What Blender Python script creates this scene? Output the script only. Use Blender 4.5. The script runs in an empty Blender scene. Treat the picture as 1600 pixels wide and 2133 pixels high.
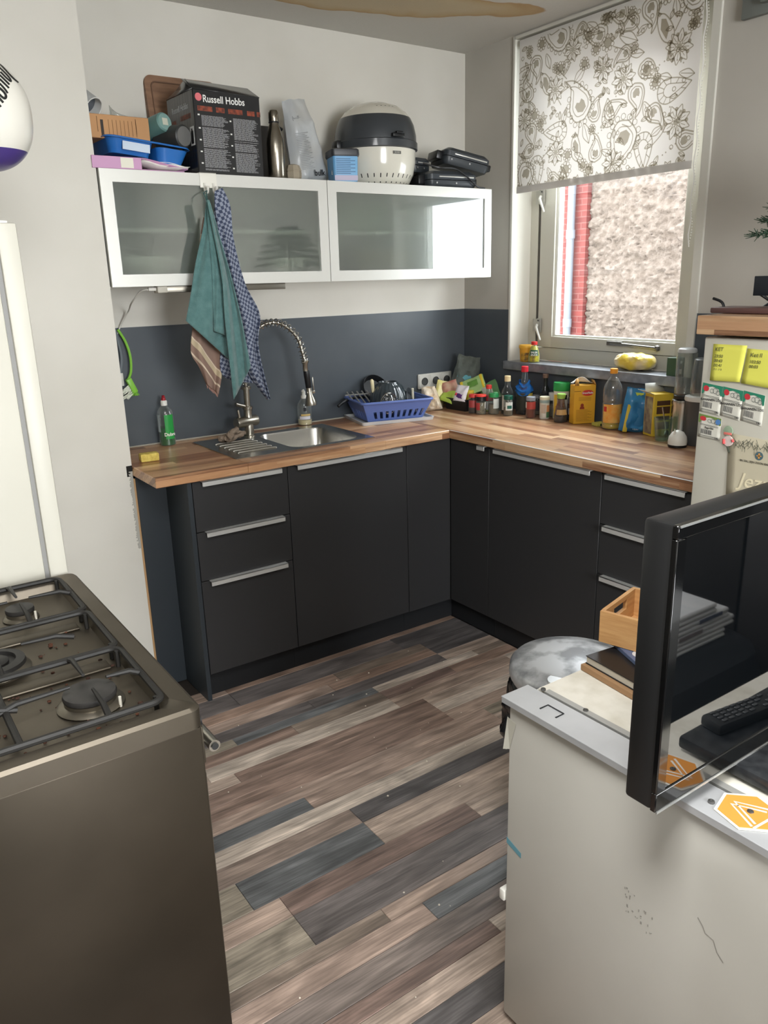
import bpy, bmesh, math, random
from mathutils import Vector, Matrix, Euler, noise as mnoise
from math import sin, cos, pi, radians, sqrt, atan2
random.seed(7)
S = bpy.context.scene
COL = S.collection

# ---------------------------------------------------------------- camera, world, light, exposure
CAM = Vector((-2.90275, -3.36270, 1.61965)); YAW, PITCH, ROLL, FPX = 0.606173, 0.288006, -0.0273729, 1632.558
fw = Vector((sin(YAW)*cos(PITCH), cos(YAW)*cos(PITCH), -sin(PITCH)))
rt = Vector((cos(YAW), -sin(YAW), 0)); up = rt.cross(fw)
rt2 = rt*cos(ROLL) + up*sin(ROLL); up2 = -rt*sin(ROLL) + up*cos(ROLL)
cd = bpy.data.cameras.new('camera'); cd.sensor_fit = 'HORIZONTAL'; cd.sensor_width = 36; cd.lens = 36*FPX/1600
cd.clip_start = 0.02; cd.clip_end = 200
cam = bpy.data.objects.new('camera', cd); COL.objects.link(cam)
m3 = Matrix((rt2, up2, -fw)).transposed()
cam.matrix_world = Matrix.Translation(CAM) @ m3.to_4x4()
S.camera = cam

W = bpy.data.worlds.new('overcast_sky'); S.world = W; W.use_nodes = True
bg = W.node_tree.nodes['Background']; bg.inputs[0].default_value = (0.90, 0.95, 1.0, 1); bg.inputs[1].default_value = 9.5

def area(name, loc, target, sx, sy, power, col):
    l = bpy.data.lights.new(name, 'AREA'); l.shape = 'RECTANGLE'; l.size = sx; l.size_y = sy
    l.energy = power; l.color = col
    o = bpy.data.objects.new(name, l); COL.objects.link(o)
    o.location = loc; d = Vector(target) - Vector(loc)
    o.rotation_euler = d.to_track_quat('-Z', 'Y').to_euler()
    return o
# daylight for a rear-wall window, added unseen behind the camera
area('added_rear_window_light', (-2.05, -5.95, 1.6), (-1.8, 0.0, 1.4), 1.4, 1.5, 112, (1.0, 1.0, 0.99))
# unseen ceiling lamp, added above the camera to brighten floor and tops
area('added_ceiling_light', (-2.7, -3.1, 2.655), (-2.7, -3.1, 0), 0.75, 0.75, 50, (1.0, 0.995, 0.985))
# area lamp added as extra sky, shining steeply down through the kitchen window
area('added_alley_light', (1.35, -0.75, 3.7), (-0.15, -0.95, 1.65), 1.6, 1.2, 140, (0.93, 0.97, 1.0))
po = area('kitchen_window_portal', (0.27, -0.88, 1.93), (-2.0, -0.88, 1.93), 1.0, 1.4, 1, (1, 1, 1))
po.data.cycles.is_portal = True

vs = S.view_settings
S.display_settings.display_device = 'sRGB'
vs.view_transform = 'Standard'; vs.look = 'None'; vs.gamma = 1.0; vs.use_curve_mapping = False
vs.exposure = 0.14

# ---------------------------------------------------------------- helpers
def lin(c):
    r = []
    for v in c[:3]:
        v = v/255.0
        r.append(v/12.92 if v <= 0.04045 else ((v+0.055)/1.055)**2.4)
    return (r[0], r[1], r[2], 1.0)

def mat(name, c, rough=.5, metal=0., c2=None, ns=8., nd=3., bs=0., bstr=0., trans=0., ior=1.45, coat=0., spec=.5,
        stretch=None, sub=0., lo=.35, hi=.7, alpha=1., emit=None, estr=0., sheen=0., bdist=.002):
    m = bpy.data.materials.new(name); m.use_nodes = True
    nt = m.node_tree; N = nt.nodes; L = nt.links
    b = N['Principled BSDF']
    b.inputs['Base Color'].default_value = lin(c); b.inputs['Roughness'].default_value = rough
    b.inputs['Metallic'].default_value = metal; b.inputs['IOR'].default_value = ior
    b.inputs['Transmission Weight'].default_value = trans; b.inputs['Coat Weight'].default_value = coat
    b.inputs['Coat Roughness'].default_value = .06
    b.inputs['Specular IOR Level'].default_value = spec; b.inputs['Alpha'].default_value = alpha
    b.inputs['Sheen Weight'].default_value = sheen
    if emit: b.inputs['Emission Color'].default_value = lin(emit); b.inputs['Emission Strength'].default_value = estr
    if c2 or bstr:
        tc = N.new('ShaderNodeTexCoord'); mp = N.new('ShaderNodeMapping')
        L.new(tc.outputs['Object'], mp.inputs[0])
        if stretch: mp.inputs['Scale'].default_value = stretch
    if c2:
        n = N.new('ShaderNodeTexNoise'); n.inputs['Scale'].default_value = ns; n.inputs['Detail'].default_value = nd
        L.new(mp.outputs[0], n.inputs['Vector'])
        r = N.new('ShaderNodeValToRGB'); r.color_ramp.elements[0].position = lo; r.color_ramp.elements[1].position = hi
        r.color_ramp.elements[0].color = lin(c); r.color_ramp.elements[1].color = lin(c2)
        L.new(n.outputs['Fac'], r.inputs[0]); L.new(r.outputs[0], b.inputs['Base Color'])
    if bstr:
        n2 = N.new('ShaderNodeTexNoise'); n2.inputs['Scale'].default_value = bs; n2.inputs['Detail'].default_value = 4
        L.new(mp.outputs[0], n2.inputs['Vector'])
        bp = N.new('ShaderNodeBump'); bp.inputs['Strength'].default_value = bstr; bp.inputs['Distance'].default_value = bdist
        L.new(n2.outputs['Fac'], bp.inputs['Height']); L.new(bp.outputs[0], b.inputs['Normal'])
    return m

_cache = {}
def pm(c, rough=.5, metal=0., **k):          # plain cached material by colour
    key = (tuple(c), rough, metal, tuple(sorted(k.items())))
    if key not in _cache:
        _cache[key] = mat('paint_%d_%d_%d' % tuple(c), c, rough, metal, **k)
    return _cache[key]

class B:
    def __init__(s): s.v = []; s.f = []
    def add(s, v, f):
        o = len(s.v); s.v += [tuple(p) for p in v]; s.f += [tuple(i+o for i in q) for q in f]; return s
    def box(s, a, b):
        x0, y0, z0 = a; x1, y1, z1 = b
        return s.add([(x0,y0,z0),(x1,y0,z0),(x1,y1,z0),(x0,y1,z0),(x0,y0,z1),(x1,y0,z1),(x1,y1,z1),(x0,y1,z1)],
                     [(3,2,1,0),(4,5,6,7),(0,1,5,4),(1,2,6,5),(2,3,7,6),(3,0,4,7)])
    def rbox(s, a, b, bev=.004, seg=2, M=None):
        bm = bmesh.new(); bmesh.ops.create_cube(bm, size=1)
        for v in bm.verts:
            v.co = Vector(((a[0]+b[0])/2 + v.co.x*(b[0]-a[0]), (a[1]+b[1])/2 + v.co.y*(b[1]-a[1]), (a[2]+b[2])/2 + v.co.z*(b[2]-a[2])))
        bmesh.ops.bevel(bm, geom=bm.edges[:], offset=bev, segments=seg, profile=.5, affect='EDGES')
        bm.verts.index_update()
        vs_ = [(M @ v.co) if M else v.co.copy() for v in bm.verts]
        s.add(vs_, [[v.index for v in f.verts] for f in bm.faces]); bm.free(); return s
    def lathe(s, prof, seg=24, c=(0,0,0), M=None, capb=True, capt=True):
        v = []; f = []
        for r, z in prof:
            for k in range(seg):
                a = 2*pi*k/seg; p = Vector((r*cos(a), r*sin(a), z))
                v.append(p)
        n = len(prof)
        for i in range(n-1):
            for k in range(seg):
                k2 = (k+1) % seg
                f.append((i*seg+k, i*seg+k2, (i+1)*seg+k2, (i+1)*seg+k))
        if capb and prof[0][0] > 1e-5: f.append(tuple(reversed(range(seg))))
        if capt and prof[-1][0] > 1e-5: f.append(tuple(range((n-1)*seg, n*seg)))
        v = [(M @ p) if M else p + Vector(c) for p in v]
        return s.add(v, f)
    def tube(s, pts, r, seg=10, closed=False, caps=True):
        pts = [Vector(p) for p in pts]; n = len(pts)
        rr = r if isinstance(r, (list, tuple)) else [r]*n
        T = []
        for i in range(n):
            a = pts[(i-1) % n] if (closed or i > 0) else pts[i]
            b = pts[(i+1) % n] if (closed or i < n-1) else pts[i]
            d = b-a; T.append(d.normalized() if d.length > 1e-9 else Vector((0,0,1)))
        nrm = T[0].orthogonal().normalized(); v = []; f = []
        for i in range(n):
            nrm = (nrm - T[i]*nrm.dot(T[i])); nrm = nrm.normalized() if nrm.length > 1e-9 else T[i].orthogonal().normalized()
            bn = T[i].cross(nrm)
            for k in range(seg):
                a = 2*pi*k/seg; v.append(pts[i] + (nrm*cos(a) + bn*sin(a))*rr[i])
        m = n if closed else n-1
        for i in range(m):
            j = (i+1) % n
            for k in range(seg):
                k2 = (k+1) % seg; f.append((i*seg+k, i*seg+k2, j*seg+k2, j*seg+k))
        if caps and not closed: f.append(tuple(reversed(range(seg)))); f.append(tuple(range((n-1)*seg, n*seg)))
        return s.add(v, f)
    def prism(s, poly, z0, z1, M=None):
        n = len(poly)
        v = [Vector((x, y, z0)) for x, y in poly] + [Vector((x, y, z1)) for x, y in poly]
        if M: v = [M @ p for p in v]
        f = [tuple(reversed(range(n))), tuple(range(n, 2*n))] + [(i, (i+1) % n, n+(i+1) % n, n+i) for i in range(n)]
        return s.add(v, f)
    def grid(s, fn, nu, nv, skip=None):
        v = [Vector(fn(i/nu, j/nv)) for j in range(nv+1) for i in range(nu+1)]; f = []
        for j in range(nv):
            for i in range(nu):
                if skip and skip(i, j): continue
                a = j*(nu+1)+i; f.append((a, a+1, a+nu+2, a+nu+1))
        return s.add(v, f)
    def stroke(s, pts, w, fn, closed=False):       # flat ribbon of width w along 2-D points, mapped to 3-D by fn
        n = len(pts); ps = [Vector((p[0], p[1])) for p in pts]; L_ = []; R_ = []
        for i in range(n):
            a = ps[(i-1) % n] if (closed or i) else ps[i]; b = ps[(i+1) % n] if (closed or i < n-1) else ps[i]
            d = b-a
            if d.length < 1e-9: d = Vector((1, 0))
            d.normalize(); q = Vector((-d.y, d.x))*w/2
            L_.append(fn(*(ps[i]+q))); R_.append(fn(*(ps[i]-q)))
        v = L_+R_; m = n if closed else n-1
        return s.add(v, [(i, n+i, n+(i+1) % n, (i+1) % n) for i in range(m)])
    def disc2(s, c, r, fn, seg=12, ry=None):
        ry = ry or r
        return s.add([fn(c[0]+r*cos(2*pi*k/seg), c[1]+ry*sin(2*pi*k/seg)) for k in range(seg)], [tuple(range(seg))])
    def poly2(s, pts, fn):
        return s.add([fn(*p) for p in pts], [tuple(range(len(pts)))])
    def xf(s, M):
        s.v = [tuple(M @ Vector(p)) for p in s.v]; return s

def RZ(a, loc=(0,0,0)): return Matrix.Translation(Vector(loc)) @ Matrix.Rotation(a, 4, 'Z')
def RM(e, loc=(0,0,0)): return Matrix.Translation(Vector(loc)) @ Euler(e).to_matrix().to_4x4()

def obj(name, b, m, parent=None, smooth=True, loc=None, ang=38, solid=0., sub=0):
    me = bpy.data.meshes.new(name); me.from_pydata(b.v, [], b.f); me.update()
    bm = bmesh.new(); bm.from_mesh(me); bmesh.ops.recalc_face_normals(bm, faces=bm.faces[:]); bm.to_mesh(me); bm.free()
    if smooth:
        for p in me.polygons: p.use_smooth = True
        me.set_sharp_from_angle(angle=radians(ang))
    me.materials.append(m)
    o = bpy.data.objects.new(name, me); COL.objects.link(o)
    if parent: o.parent = parent
    if loc: o.location = loc
    if solid:
        md = o.modifiers.new('thickness', 'SOLIDIFY'); md.thickness = solid; md.offset = 0
    if sub:
        md = o.modifiers.new('smoothing', 'SUBSURF'); md.levels = sub; md.render_levels = sub
    return o
def thing(name, label, cat, loc=(0,0,0), rz=0, group=None):
    o = bpy.data.objects.new(name, None); COL.objects.link(o); o.empty_display_size = .05
    o.location = loc; o.rotation_euler = (0, 0, rz); o['label'] = label; o['category'] = cat
    if group: o['group'] = group
    return o
def tag(o, label, cat, group=None):
    o['label'] = label; o['category'] = cat
    if group: o['group'] = group
    return o
def struct(o): o['kind'] = 'structure'; return o
def wpart(name, b, m, t, **k):       # part given in world coordinates under an unrotated thing
    b.v = [(x-t.location[0], y-t.location[1], z-t.location[2]) for x, y, z in b.v]
    return obj(name, b, m, t, **k)
def textmesh(s, size, ext=.0004, bold=0., align='CENTER', shear=0.):
    cu = bpy.data.curves.new('lettering', 'FONT'); cu.body = s; cu.size = size; cu.extrude = ext; cu.offset = bold
    cu.align_x = align; cu.align_y = 'CENTER'; cu.resolution_u = 3; cu.shear = shear
    o = bpy.data.objects.new('lettering', cu); COL.objects.link(o)
    dg = bpy.context.evaluated_depsgraph_get()
    me = bpy.data.meshes.new_from_object(o.evaluated_get(dg))
    b = B(); b.add([v.co.copy() for v in me.vertices], [tuple(p.vertices) for p in me.polygons])
    bpy.data.objects.remove(o); bpy.data.curves.remove(cu); bpy.data.meshes.remove(me)
    return b
def text(s, size, m, parent, M, bold=0., align='CENTER', wrap=None, shear=0., name='lettering', sx=1.):
    b = textmesh(s, size, bold=bold, align=align, shear=shear)
    if sx != 1.: b.v = [(x*sx, y, z) for x, y, z in b.v]
    if wrap:                                        # bend round a vertical cylinder of radius wrap, centred on angle -90deg
        b.v = [((wrap+z)*sin(x/wrap), -(wrap+z)*cos(x/wrap), y) for x, y, z in b.v]
    if M is not None: b.xf(M)
    return obj(name, b, m, parent, smooth=False)
VERT = Matrix.Rotation(pi/2, 4, 'X')                # text standing up, facing -Y
FACE_MX = Matrix.Rotation(-pi/2, 4, 'Z') @ VERT     # text standing up, facing -X

# ---------------------------------------------------------------- materials
WHITE_WALL = mat('white_wall_paint', (204,201,191), .65, c2=(212,209,200), ns=2.5, bs=60, bstr=.08)
TAUPE_WALL = mat('taupe_wall_paint', (176,172,163), .65, c2=(184,180,171), ns=2.5, bs=60, bstr=.08)
GREY_WALL = mat('living_room_wall', (128,122,114), .7, c2=(138,132,124), ns=2.5)
CEILM = mat('textured_ceiling_paint', (196,193,186), .8, bs=90, bstr=.5, bdist=.004)
SPLASH = mat('slate_splash_paint', (68,74,80), .38, c2=(82,88,93), ns=3, lo=.3, hi=.75, bs=30, bstr=.06)
FRONT = mat('anthracite_front', (46,46,47), .42, bs=300, bstr=.02)
FRONT2 = mat('slate_side_panel', (44,50,55), .45)
PLINTH = mat('plinth_black', (22,24,27), .6)
BLACKGAP = pm((10,10,10), .8)
ALU = mat('brushed_aluminium', (224,224,221), .36, .6, bs=120, bstr=.03, stretch=(1,30,30))
ALUF = mat('silver_frame', (214,214,208), .38, .35)
STEEL = mat('stainless_steel', (190,188,182), .26, 1., bs=200, bstr=.03)
CHROME = mat('chrome', (205,203,198), .14, 1.)
BRUSHED = mat('brushed_nickel', (168,163,152), .3, 1.)
WHITEPL = mat('white_plastic', (222,221,213), .35)
WHITEEN = mat('white_enamel', (214,213,205), .32, c2=(206,205,196), ns=3)
CREAMFR = mat('cream_window_paint', (205,203,190), .4)
BLACKPL = mat('black_plastic', (24,25,27), .35)
BLACKGL = mat('black_gloss', (10,11,13), .04, coat=.3)
DKGREY = mat('dark_grey_plastic', (54,58,61), .42)
def thin(name, tint, edge=.5, body=.06, rough=.05, ecol=(222,228,228)):      # thin clear wall: see-through, glossy, more visible edge-on
    m = bpy.data.materials.new(name); m.use_nodes = True; nt = m.node_tree; N = nt.nodes; L = nt.links
    N.remove(N['Principled BSDF']); out = N['Material Output']
    tr = N.new('ShaderNodeBsdfTransparent'); tr.inputs[0].default_value = lin(tint)
    g = N.new('ShaderNodeBsdfGlossy'); g.inputs['Roughness'].default_value = rough
    d = N.new('ShaderNodeBsdfDiffuse'); d.inputs[0].default_value = lin(ecol)
    lw = N.new('ShaderNodeLayerWeight'); lw.inputs[0].default_value = .35
    r = N.new('ShaderNodeMapRange'); r.inputs[1].default_value = .1; r.inputs[2].default_value = 1.; r.inputs[3].default_value = body; r.inputs[4].default_value = edge
    m1 = N.new('ShaderNodeMixShader'); m1.inputs[0].default_value = .35; L.new(g.outputs[0], m1.inputs[1]); L.new(d.outputs[0], m1.inputs[2])
    m2 = N.new('ShaderNodeMixShader'); L.new(lw.outputs['Facing'], r.inputs[0]); L.new(r.outputs[0], m2.inputs[0])
    L.new(tr.outputs[0], m2.inputs[1]); L.new(m1.outputs[0], m2.inputs[2]); L.new(m2.outputs[0], out.inputs[0]); return m
GLASSC = thin('clear_glass', (240,244,242))
PLASTC = thin('clear_plastic', (240,242,240), .55, .12, .15)
RUBBER = mat('black_iron', (34,33,31), .55, bs=120, bstr=.15)
PAPER = mat('white_paper', (226,224,216), .7)
INK = pm((38,38,40), .6)

def pane_mat():
    m = bpy.data.materials.new('window_glass'); m.use_nodes = True; nt = m.node_tree; N = nt.nodes; L = nt.links
    N.remove(N['Principled BSDF']); out = N['Material Output']
    g = N.new('ShaderNodeBsdfGlossy'); g.inputs['Roughness'].default_value = .02; tr = N.new('ShaderNodeBsdfTransparent'); tr.inputs[0].default_value = (.96,.97,.97,1)
    mx = N.new('ShaderNodeMixShader')
    mx.inputs[0].default_value = .05; L.new(tr.outputs[0], mx.inputs[1]); L.new(g.outputs[0], mx.inputs[2]); L.new(mx.outputs[0], out.inputs[0]); return m
PANE = pane_mat()
def wood_strips(name, cols, sx, sy, rough=.35, along='X'):
    m = bpy.data.materials.new(name); m.use_nodes = True; nt = m.node_tree; N = nt.nodes; L = nt.links
    b = N['Principled BSDF']; b.inputs['Roughness'].default_value = rough
    tc = N.new('ShaderNodeTexCoord'); mp = N.new('ShaderNodeMapping'); L.new(tc.outputs['Object'], mp.inputs[0])
    if along == 'Y': mp.inputs['Rotation'].default_value = (0, 0, pi/2)
    sep = N.new('ShaderNodeSeparateXYZ'); L.new(mp.outputs[0], sep.inputs[0])
    def math_(op, a, bval):
        n = N.new('ShaderNodeMath'); n.operation = op
        for i, q in enumerate((a, bval)):
            if q is None: continue
            if isinstance(q, (int, float)): n.inputs[i].default_value = q
            else: L.new(q, n.inputs[i])
        return n.outputs[0]
    # the row (and the row of a vertical edge) picks an offset; the cell picks a tone
    yz = math_('ADD', sep.outputs['Y'], math_('MULTIPLY', sep.outputs['Z'], 1.7))
    row = math_('FLOOR', math_('DIVIDE', yz, sy), None)
    wn = N.new('ShaderNodeTexWhiteNoise'); wn.noise_dimensions = '1D'; L.new(row, wn.inputs['W'])
    cell = math_('FLOOR', math_('ADD', math_('DIVIDE', sep.outputs['X'], sx), math_('MULTIPLY', wn.outputs['Value'], 7.3)), None)
    comb = N.new('ShaderNodeCombineXYZ'); L.new(row, comb.inputs[0]); L.new(cell, comb.inputs[1])
    wn2 = N.new('ShaderNodeTexWhiteNoise'); wn2.noise_dimensions = '3D'; L.new(comb.outputs[0], wn2.inputs['Vector'])
    mp2 = N.new('ShaderNodeMapping'); L.new(mp.outputs[0], mp2.inputs[0]); mp2.inputs['Scale'].default_value = (6, 90, 90)
    ad = N.new('ShaderNodeVectorMath'); ad.operation = 'ADD'; L.new(mp2.outputs[0], ad.inputs[0]); L.new(wn2.outputs['Color'], ad.inputs[1])
    ns = N.new('ShaderNodeTexNoise'); ns.inputs['Scale'].default_value = 1; ns.inputs['Detail'].default_value = 4; L.new(ad.outputs[0], ns.inputs['Vector'])
    t = math_('ADD', math_('MULTIPLY', wn2.outputs['Value'], .82), math_('MULTIPLY', ns.outputs['Fac'], .28))
    r = N.new('ShaderNodeValToRGB'); el = r.color_ramp.elements
    while len(el) < len(cols): el.new(.5)
    for i, c in enumerate(cols): el[i].position = .08+.88*i/(len(cols)-1); el[i].color = lin(c)
    L.new(t, r.inputs[0]); L.new(r.outputs[0], b.inputs['Base Color'])
    return m
BUTCH = [(96,62,44), (150,108,78), (122,86,62), (180,140,106), (162,122,88), (200,166,130), (134,96,70)]
WORKX = wood_strips('butcher_block_x', [tuple(min(255, int(v*1.12)) for v in c) for c in BUTCH], .42, .042, .3)  # back-run copy of the palette, lightened in place of stronger light
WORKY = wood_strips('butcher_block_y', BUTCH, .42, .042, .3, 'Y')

def plank_material():
    m = bpy.data.materials.new('worn_plank'); m.use_nodes = True; nt = m.node_tree; N = nt.nodes; L = nt.links
    b = N['Principled BSDF']; b.inputs['Roughness'].default_value = .36; b.inputs['Specular IOR Level'].default_value = .45
    oi = N.new('ShaderNodeObjectInfo'); tc = N.new('ShaderNodeTexCoord')
    geo = N.new('ShaderNodeNewGeometry')
    rnd = N.new('ShaderNodeCombineXYZ'); L.new(oi.outputs['Random'], rnd.inputs[0]); L.new(oi.outputs['Random'], rnd.inputs[1])
    sc = N.new('ShaderNodeVectorMath'); sc.operation = 'SCALE'; sc.inputs['Scale'].default_value = 37.; L.new(rnd.outputs[0], sc.inputs[0])
    ad = N.new('ShaderNodeVectorMath'); ad.operation = 'ADD'; L.new(geo.outputs['Position'], ad.inputs[0]); L.new(sc.outputs[0], ad.inputs[1])
    def nz(scale, s, det, dist=0.):
        mp = N.new('ShaderNodeMapping'); mp.inputs['Scale'].default_value = s; L.new(ad.outputs[0], mp.inputs[0])
        n = N.new('ShaderNodeTexNoise'); n.inputs['Scale'].default_value = scale; n.inputs['Detail'].default_value = det
        n.inputs['Distortion'].default_value = dist; L.new(mp.outputs[0], n.inputs['Vector']); return n.outputs['Fac']
    grain = nz(9, (.32, 4.4, 1), 6, .6); blotch = nz(5, (.8, 2.2, 1), 3, 1.2); fine = nz(60, (.12, 3.2, 1), 3)
    def ramp(f, p0, p1, v0, v1):
        r = N.new('ShaderNodeMapRange'); r.inputs[1].default_value = p0; r.inputs[2].default_value = p1
        r.inputs[3].default_value = v0; r.inputs[4].default_value = v1; L.new(f, r.inputs[0]); return r.outputs[0]
    a = ramp(grain, .32, .68, .66, 1.3); c = ramp(blotch, .3, .7, .66, 1.26); d = ramp(fine, .35, .7, .74, 1.2)
    m1 = N.new('ShaderNodeMath'); m1.operation = 'MULTIPLY'; L.new(a, m1.inputs[0]); L.new(c, m1.inputs[1])
    m2 = N.new('ShaderNodeMath'); m2.operation = 'MULTIPLY'; L.new(m1.outputs[0], m2.inputs[0]); L.new(d, m2.inputs[1])
    v = N.new('ShaderNodeVectorMath'); v.operation = 'SCALE'; L.new(oi.outputs['Color'], v.inputs[0]); L.new(m2.outputs[0], v.inputs['Scale'])
    L.new(v.outputs[0], b.inputs['Base Color'])
    bp = N.new('ShaderNodeBump'); bp.inputs['Strength'].default_value = .12; bp.inputs['Distance'].default_value = .001
    L.new(grain, bp.inputs['Height']); L.new(bp.outputs[0], b.inputs['Normal'])
    rr = ramp(grain, .3, .7, .42, .30); L.new(rr, b.inputs['Roughness'])
    return m
PLANK = plank_material()
# ================================================================= THE SETTING
H = 2.694
# floor: a dark bed with planks laid on it
fl = struct(obj('floor', B().box((-4.3,-6.2,-.12), (.3,.3,-.006)), pm((40,34,30), .7), smooth=False))
PAL = [(138, 117, 105), (124, 105, 96), (157, 137, 124), (108, 101, 98), (103, 104, 104), (185, 171, 157), (145, 135, 120), (131, 117, 105), (152, 128, 113), (122, 111, 104), (171, 153, 139), (93, 89, 88), (138, 122, 111), (162, 142, 128)]
prng = random.Random(21)
plank_meshes = {}
def plank(x0, x1, y0, y1, c):
    g = .0008; w = round(y1-y0, 4); l = round(x1-x0, 4)
    key = (l, w)
    if key not in plank_meshes:
        b = B(); e = .0012
        b.add([(0,0,-.008),(l,0,-.008),(l,w,-.008),(0,w,-.008),(0,0,-e),(l,0,-e),(l,w,-e),(0,w,-e),(e,e,0),(l-e,e,0),(l-e,w-e,0),(e,w-e,0)],
              [(0,1,5,4),(1,2,6,5),(2,3,7,6),(3,0,4,7),(4,5,9,8),(5,6,10,9),(6,7,11,10),(7,4,8,11),(8,9,10,11)])
        me = bpy.data.meshes.new('plank'); me.from_pydata(b.v, [], b.f); me.materials.append(PLANK); plank_meshes[key] = me
    o = bpy.data.objects.new('plank', plank_meshes[key]); COL.objects.link(o); o.parent = fl
    o.location = (x0+g, y0+g, 0); o.color = lin(c)
# boards 20 cm wide, each printed as two or three strips
y = -0.53; bi = 0
while y > -3.2:
    cuts = prng.choice([(.0,.065,.13,.2), (.0,.08,.2), (.0,.06,.13,.2), (.0,.1,.2), (.0,.05,.12,.2)])
    joint = [-1.80, -2.157, -1.30, -2.45, -1.05][bi % 5]; bi += 1
    for a, b_ in zip(cuts[:-1], cuts[1:]):
        x = -3.15
        stops = []
        q = joint-1.26 + prng.choice((0, 0, .0))
        while q < .1:
            stops.append(q)
            if prng.random() < .75: stops.append(q + prng.uniform(.35, .85))
            q += 1.26
        stops = [s for s in stops if -3.1 < s < -.6] + [-.58]
        for s_ in stops:
            if s_-x > .03:
                plank(x, s_-.0008, y-b_, y-a-.0008, prng.choice(PAL)); x = s_
    y -= .2
nplanks = len(fl.children)

# ceiling with the tan water stain (a mark with a shape of its own)
ceil_o = struct(obj('ceiling', B().box((-4.3,-6.2,H), (.3,.3,H+.12)), CEILM, smooth=False))
def add_stain(m):
    nt = m.node_tree; N = nt.nodes; L = nt.links; b = N['Principled BSDF']
    geo = N.new('ShaderNodeNewGeometry'); mp = N.new('ShaderNodeMapping'); L.new(geo.outputs['Position'], mp.inputs[0])
    ns = N.new('ShaderNodeTexNoise'); ns.inputs['Scale'].default_value = 3.2; ns.inputs['Detail'].default_value = 3
    L.new(geo.outputs['Position'], ns.inputs['Vector'])
    sb = N.new('ShaderNodeVectorMath'); sb.operation = 'SUBTRACT'; L.new(ns.outputs['Color'], sb.inputs[0]); sb.inputs[1].default_value = (.5,.5,.5)
    sc = N.new('ShaderNodeVectorMath'); sc.operation = 'SCALE'; sc.inputs['Scale'].default_value = .22; L.new(sb.outputs[0], sc.inputs[0])
    ad = N.new('ShaderNodeVectorMath'); ad.operation = 'ADD'; L.new(geo.outputs['Position'], ad.inputs[0]); L.new(sc.outputs[0], ad.inputs[1])
    mp.inputs['Location'].default_value = (0,0,0); L.new(ad.outputs[0], mp.inputs[0]); mp.vector_type = 'TEXTURE'
    mp.inputs['Location'].default_value = (-.78, -.44, 2.694); mp.inputs['Rotation'].default_value = (0,0,radians(-17)); mp.inputs['Scale'].default_value = (.68,.16,1)
    ln = N.new('ShaderNodeVectorMath'); ln.operation = 'LENGTH'
    fl_ = N.new('ShaderNodeVectorMath'); fl_.operation = 'MULTIPLY'; fl_.inputs[1].default_value = (1,1,0); L.new(mp.outputs[0], fl_.inputs[0]); L.new(fl_.outputs[0], ln.inputs[0])
    r = N.new('ShaderNodeValToRGB'); e = r.color_ramp.elements
    e[0].position = .0; e[0].color = lin((186,172,146)); e[1].position = 1.; e[1].color = lin((196,193,186))
    for p, c in ((.55,(188,172,142)), (.86,(180,156,118)), (.95,(170,140,100)), (.975,(196,193,186))):
        q = e.new(p); q.color = lin(c)
    L.new(ln.outputs['Value'], r.inputs[0]); L.new(r.outputs[0], b.inputs['Base Color'])
add_stain(CEILM)

# walls
struct(obj('wall_back', B().box((-2.2,0,0), (.3,.2,H)), WHITE_WALL, smooth=False))
struct(obj('wall_left', B().box((-4.3,-.375,0), (-2.012,0.2,H)), WHITE_WALL, smooth=False))
struct(obj('wall_far_left', B().box((-4.3,-6.2,0), (-3.9,-.375,H)), GREY_WALL, smooth=False))
YL, YR, ZS, ZT = -.36, -1.40, 1.20, 2.675
bw = B()
bw.box((0,YL,0), (.28,0,H)).box((0,-6.2,0), (.28,YR,H)).box((0,YR,0), (.28,YL,ZS-.04)).box((0,YR,ZT), (.28,YL,H))
struct(obj('wall_right', bw, TAUPE_WALL, smooth=False))
# rear wall with an opening for the added window light
br = B()
br.box((-3.9,-6.2,0), (0,-6.0,.8)).box((-3.9,-6.2,2.4), (0,-6.0,H)).box((-1.3,-6.2,.8), (0,-6.0,2.4)).box((-3.9,-6.2,.8), (-2.8,-6.0,2.4))
struct(obj('wall_rear', br, GREY_WALL, smooth=False))
# slate-painted splash zone above the worktop, 4 mm proud
bs_ = B()
ZP = 1.457
bs_.box((-2.012,-.004,.90), (0,0,ZP)).box((-.004,YL,.90), (0,-.004,ZP)).box((-.004,YR,.90), (0,YL,ZS-.04)).box((-.004,-2.6,.90), (0,YR,ZP))
struct(obj('trim_1', bs_, SPLASH, smooth=False))
# torn plaster edge and bare wooden strip at the end of the white wall
struct(obj('trim_2', B().box((-2.0135,-.3768,.0), (-2.006,-.3755,.905)), pm((176,140,98), .7), smooth=False))
bp_ = B(); r_ = random.Random(3)
for k in range(70):
    z = .62 + k*.0045; w = .006+.008*r_.random()
    bp_.box((-2.0145-w,-.3775,z), (-2.013,-.3748,z+.0042))
struct(obj('trim_3', bp_, pm((170,168,160), .95), smooth=False))
bp_ = B().box((-2.034,-.3772,.915), (-2.012,-.3745,.957))
struct(obj('trim_4', bp_, pm((30,28,26), .95), smooth=False))

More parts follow.
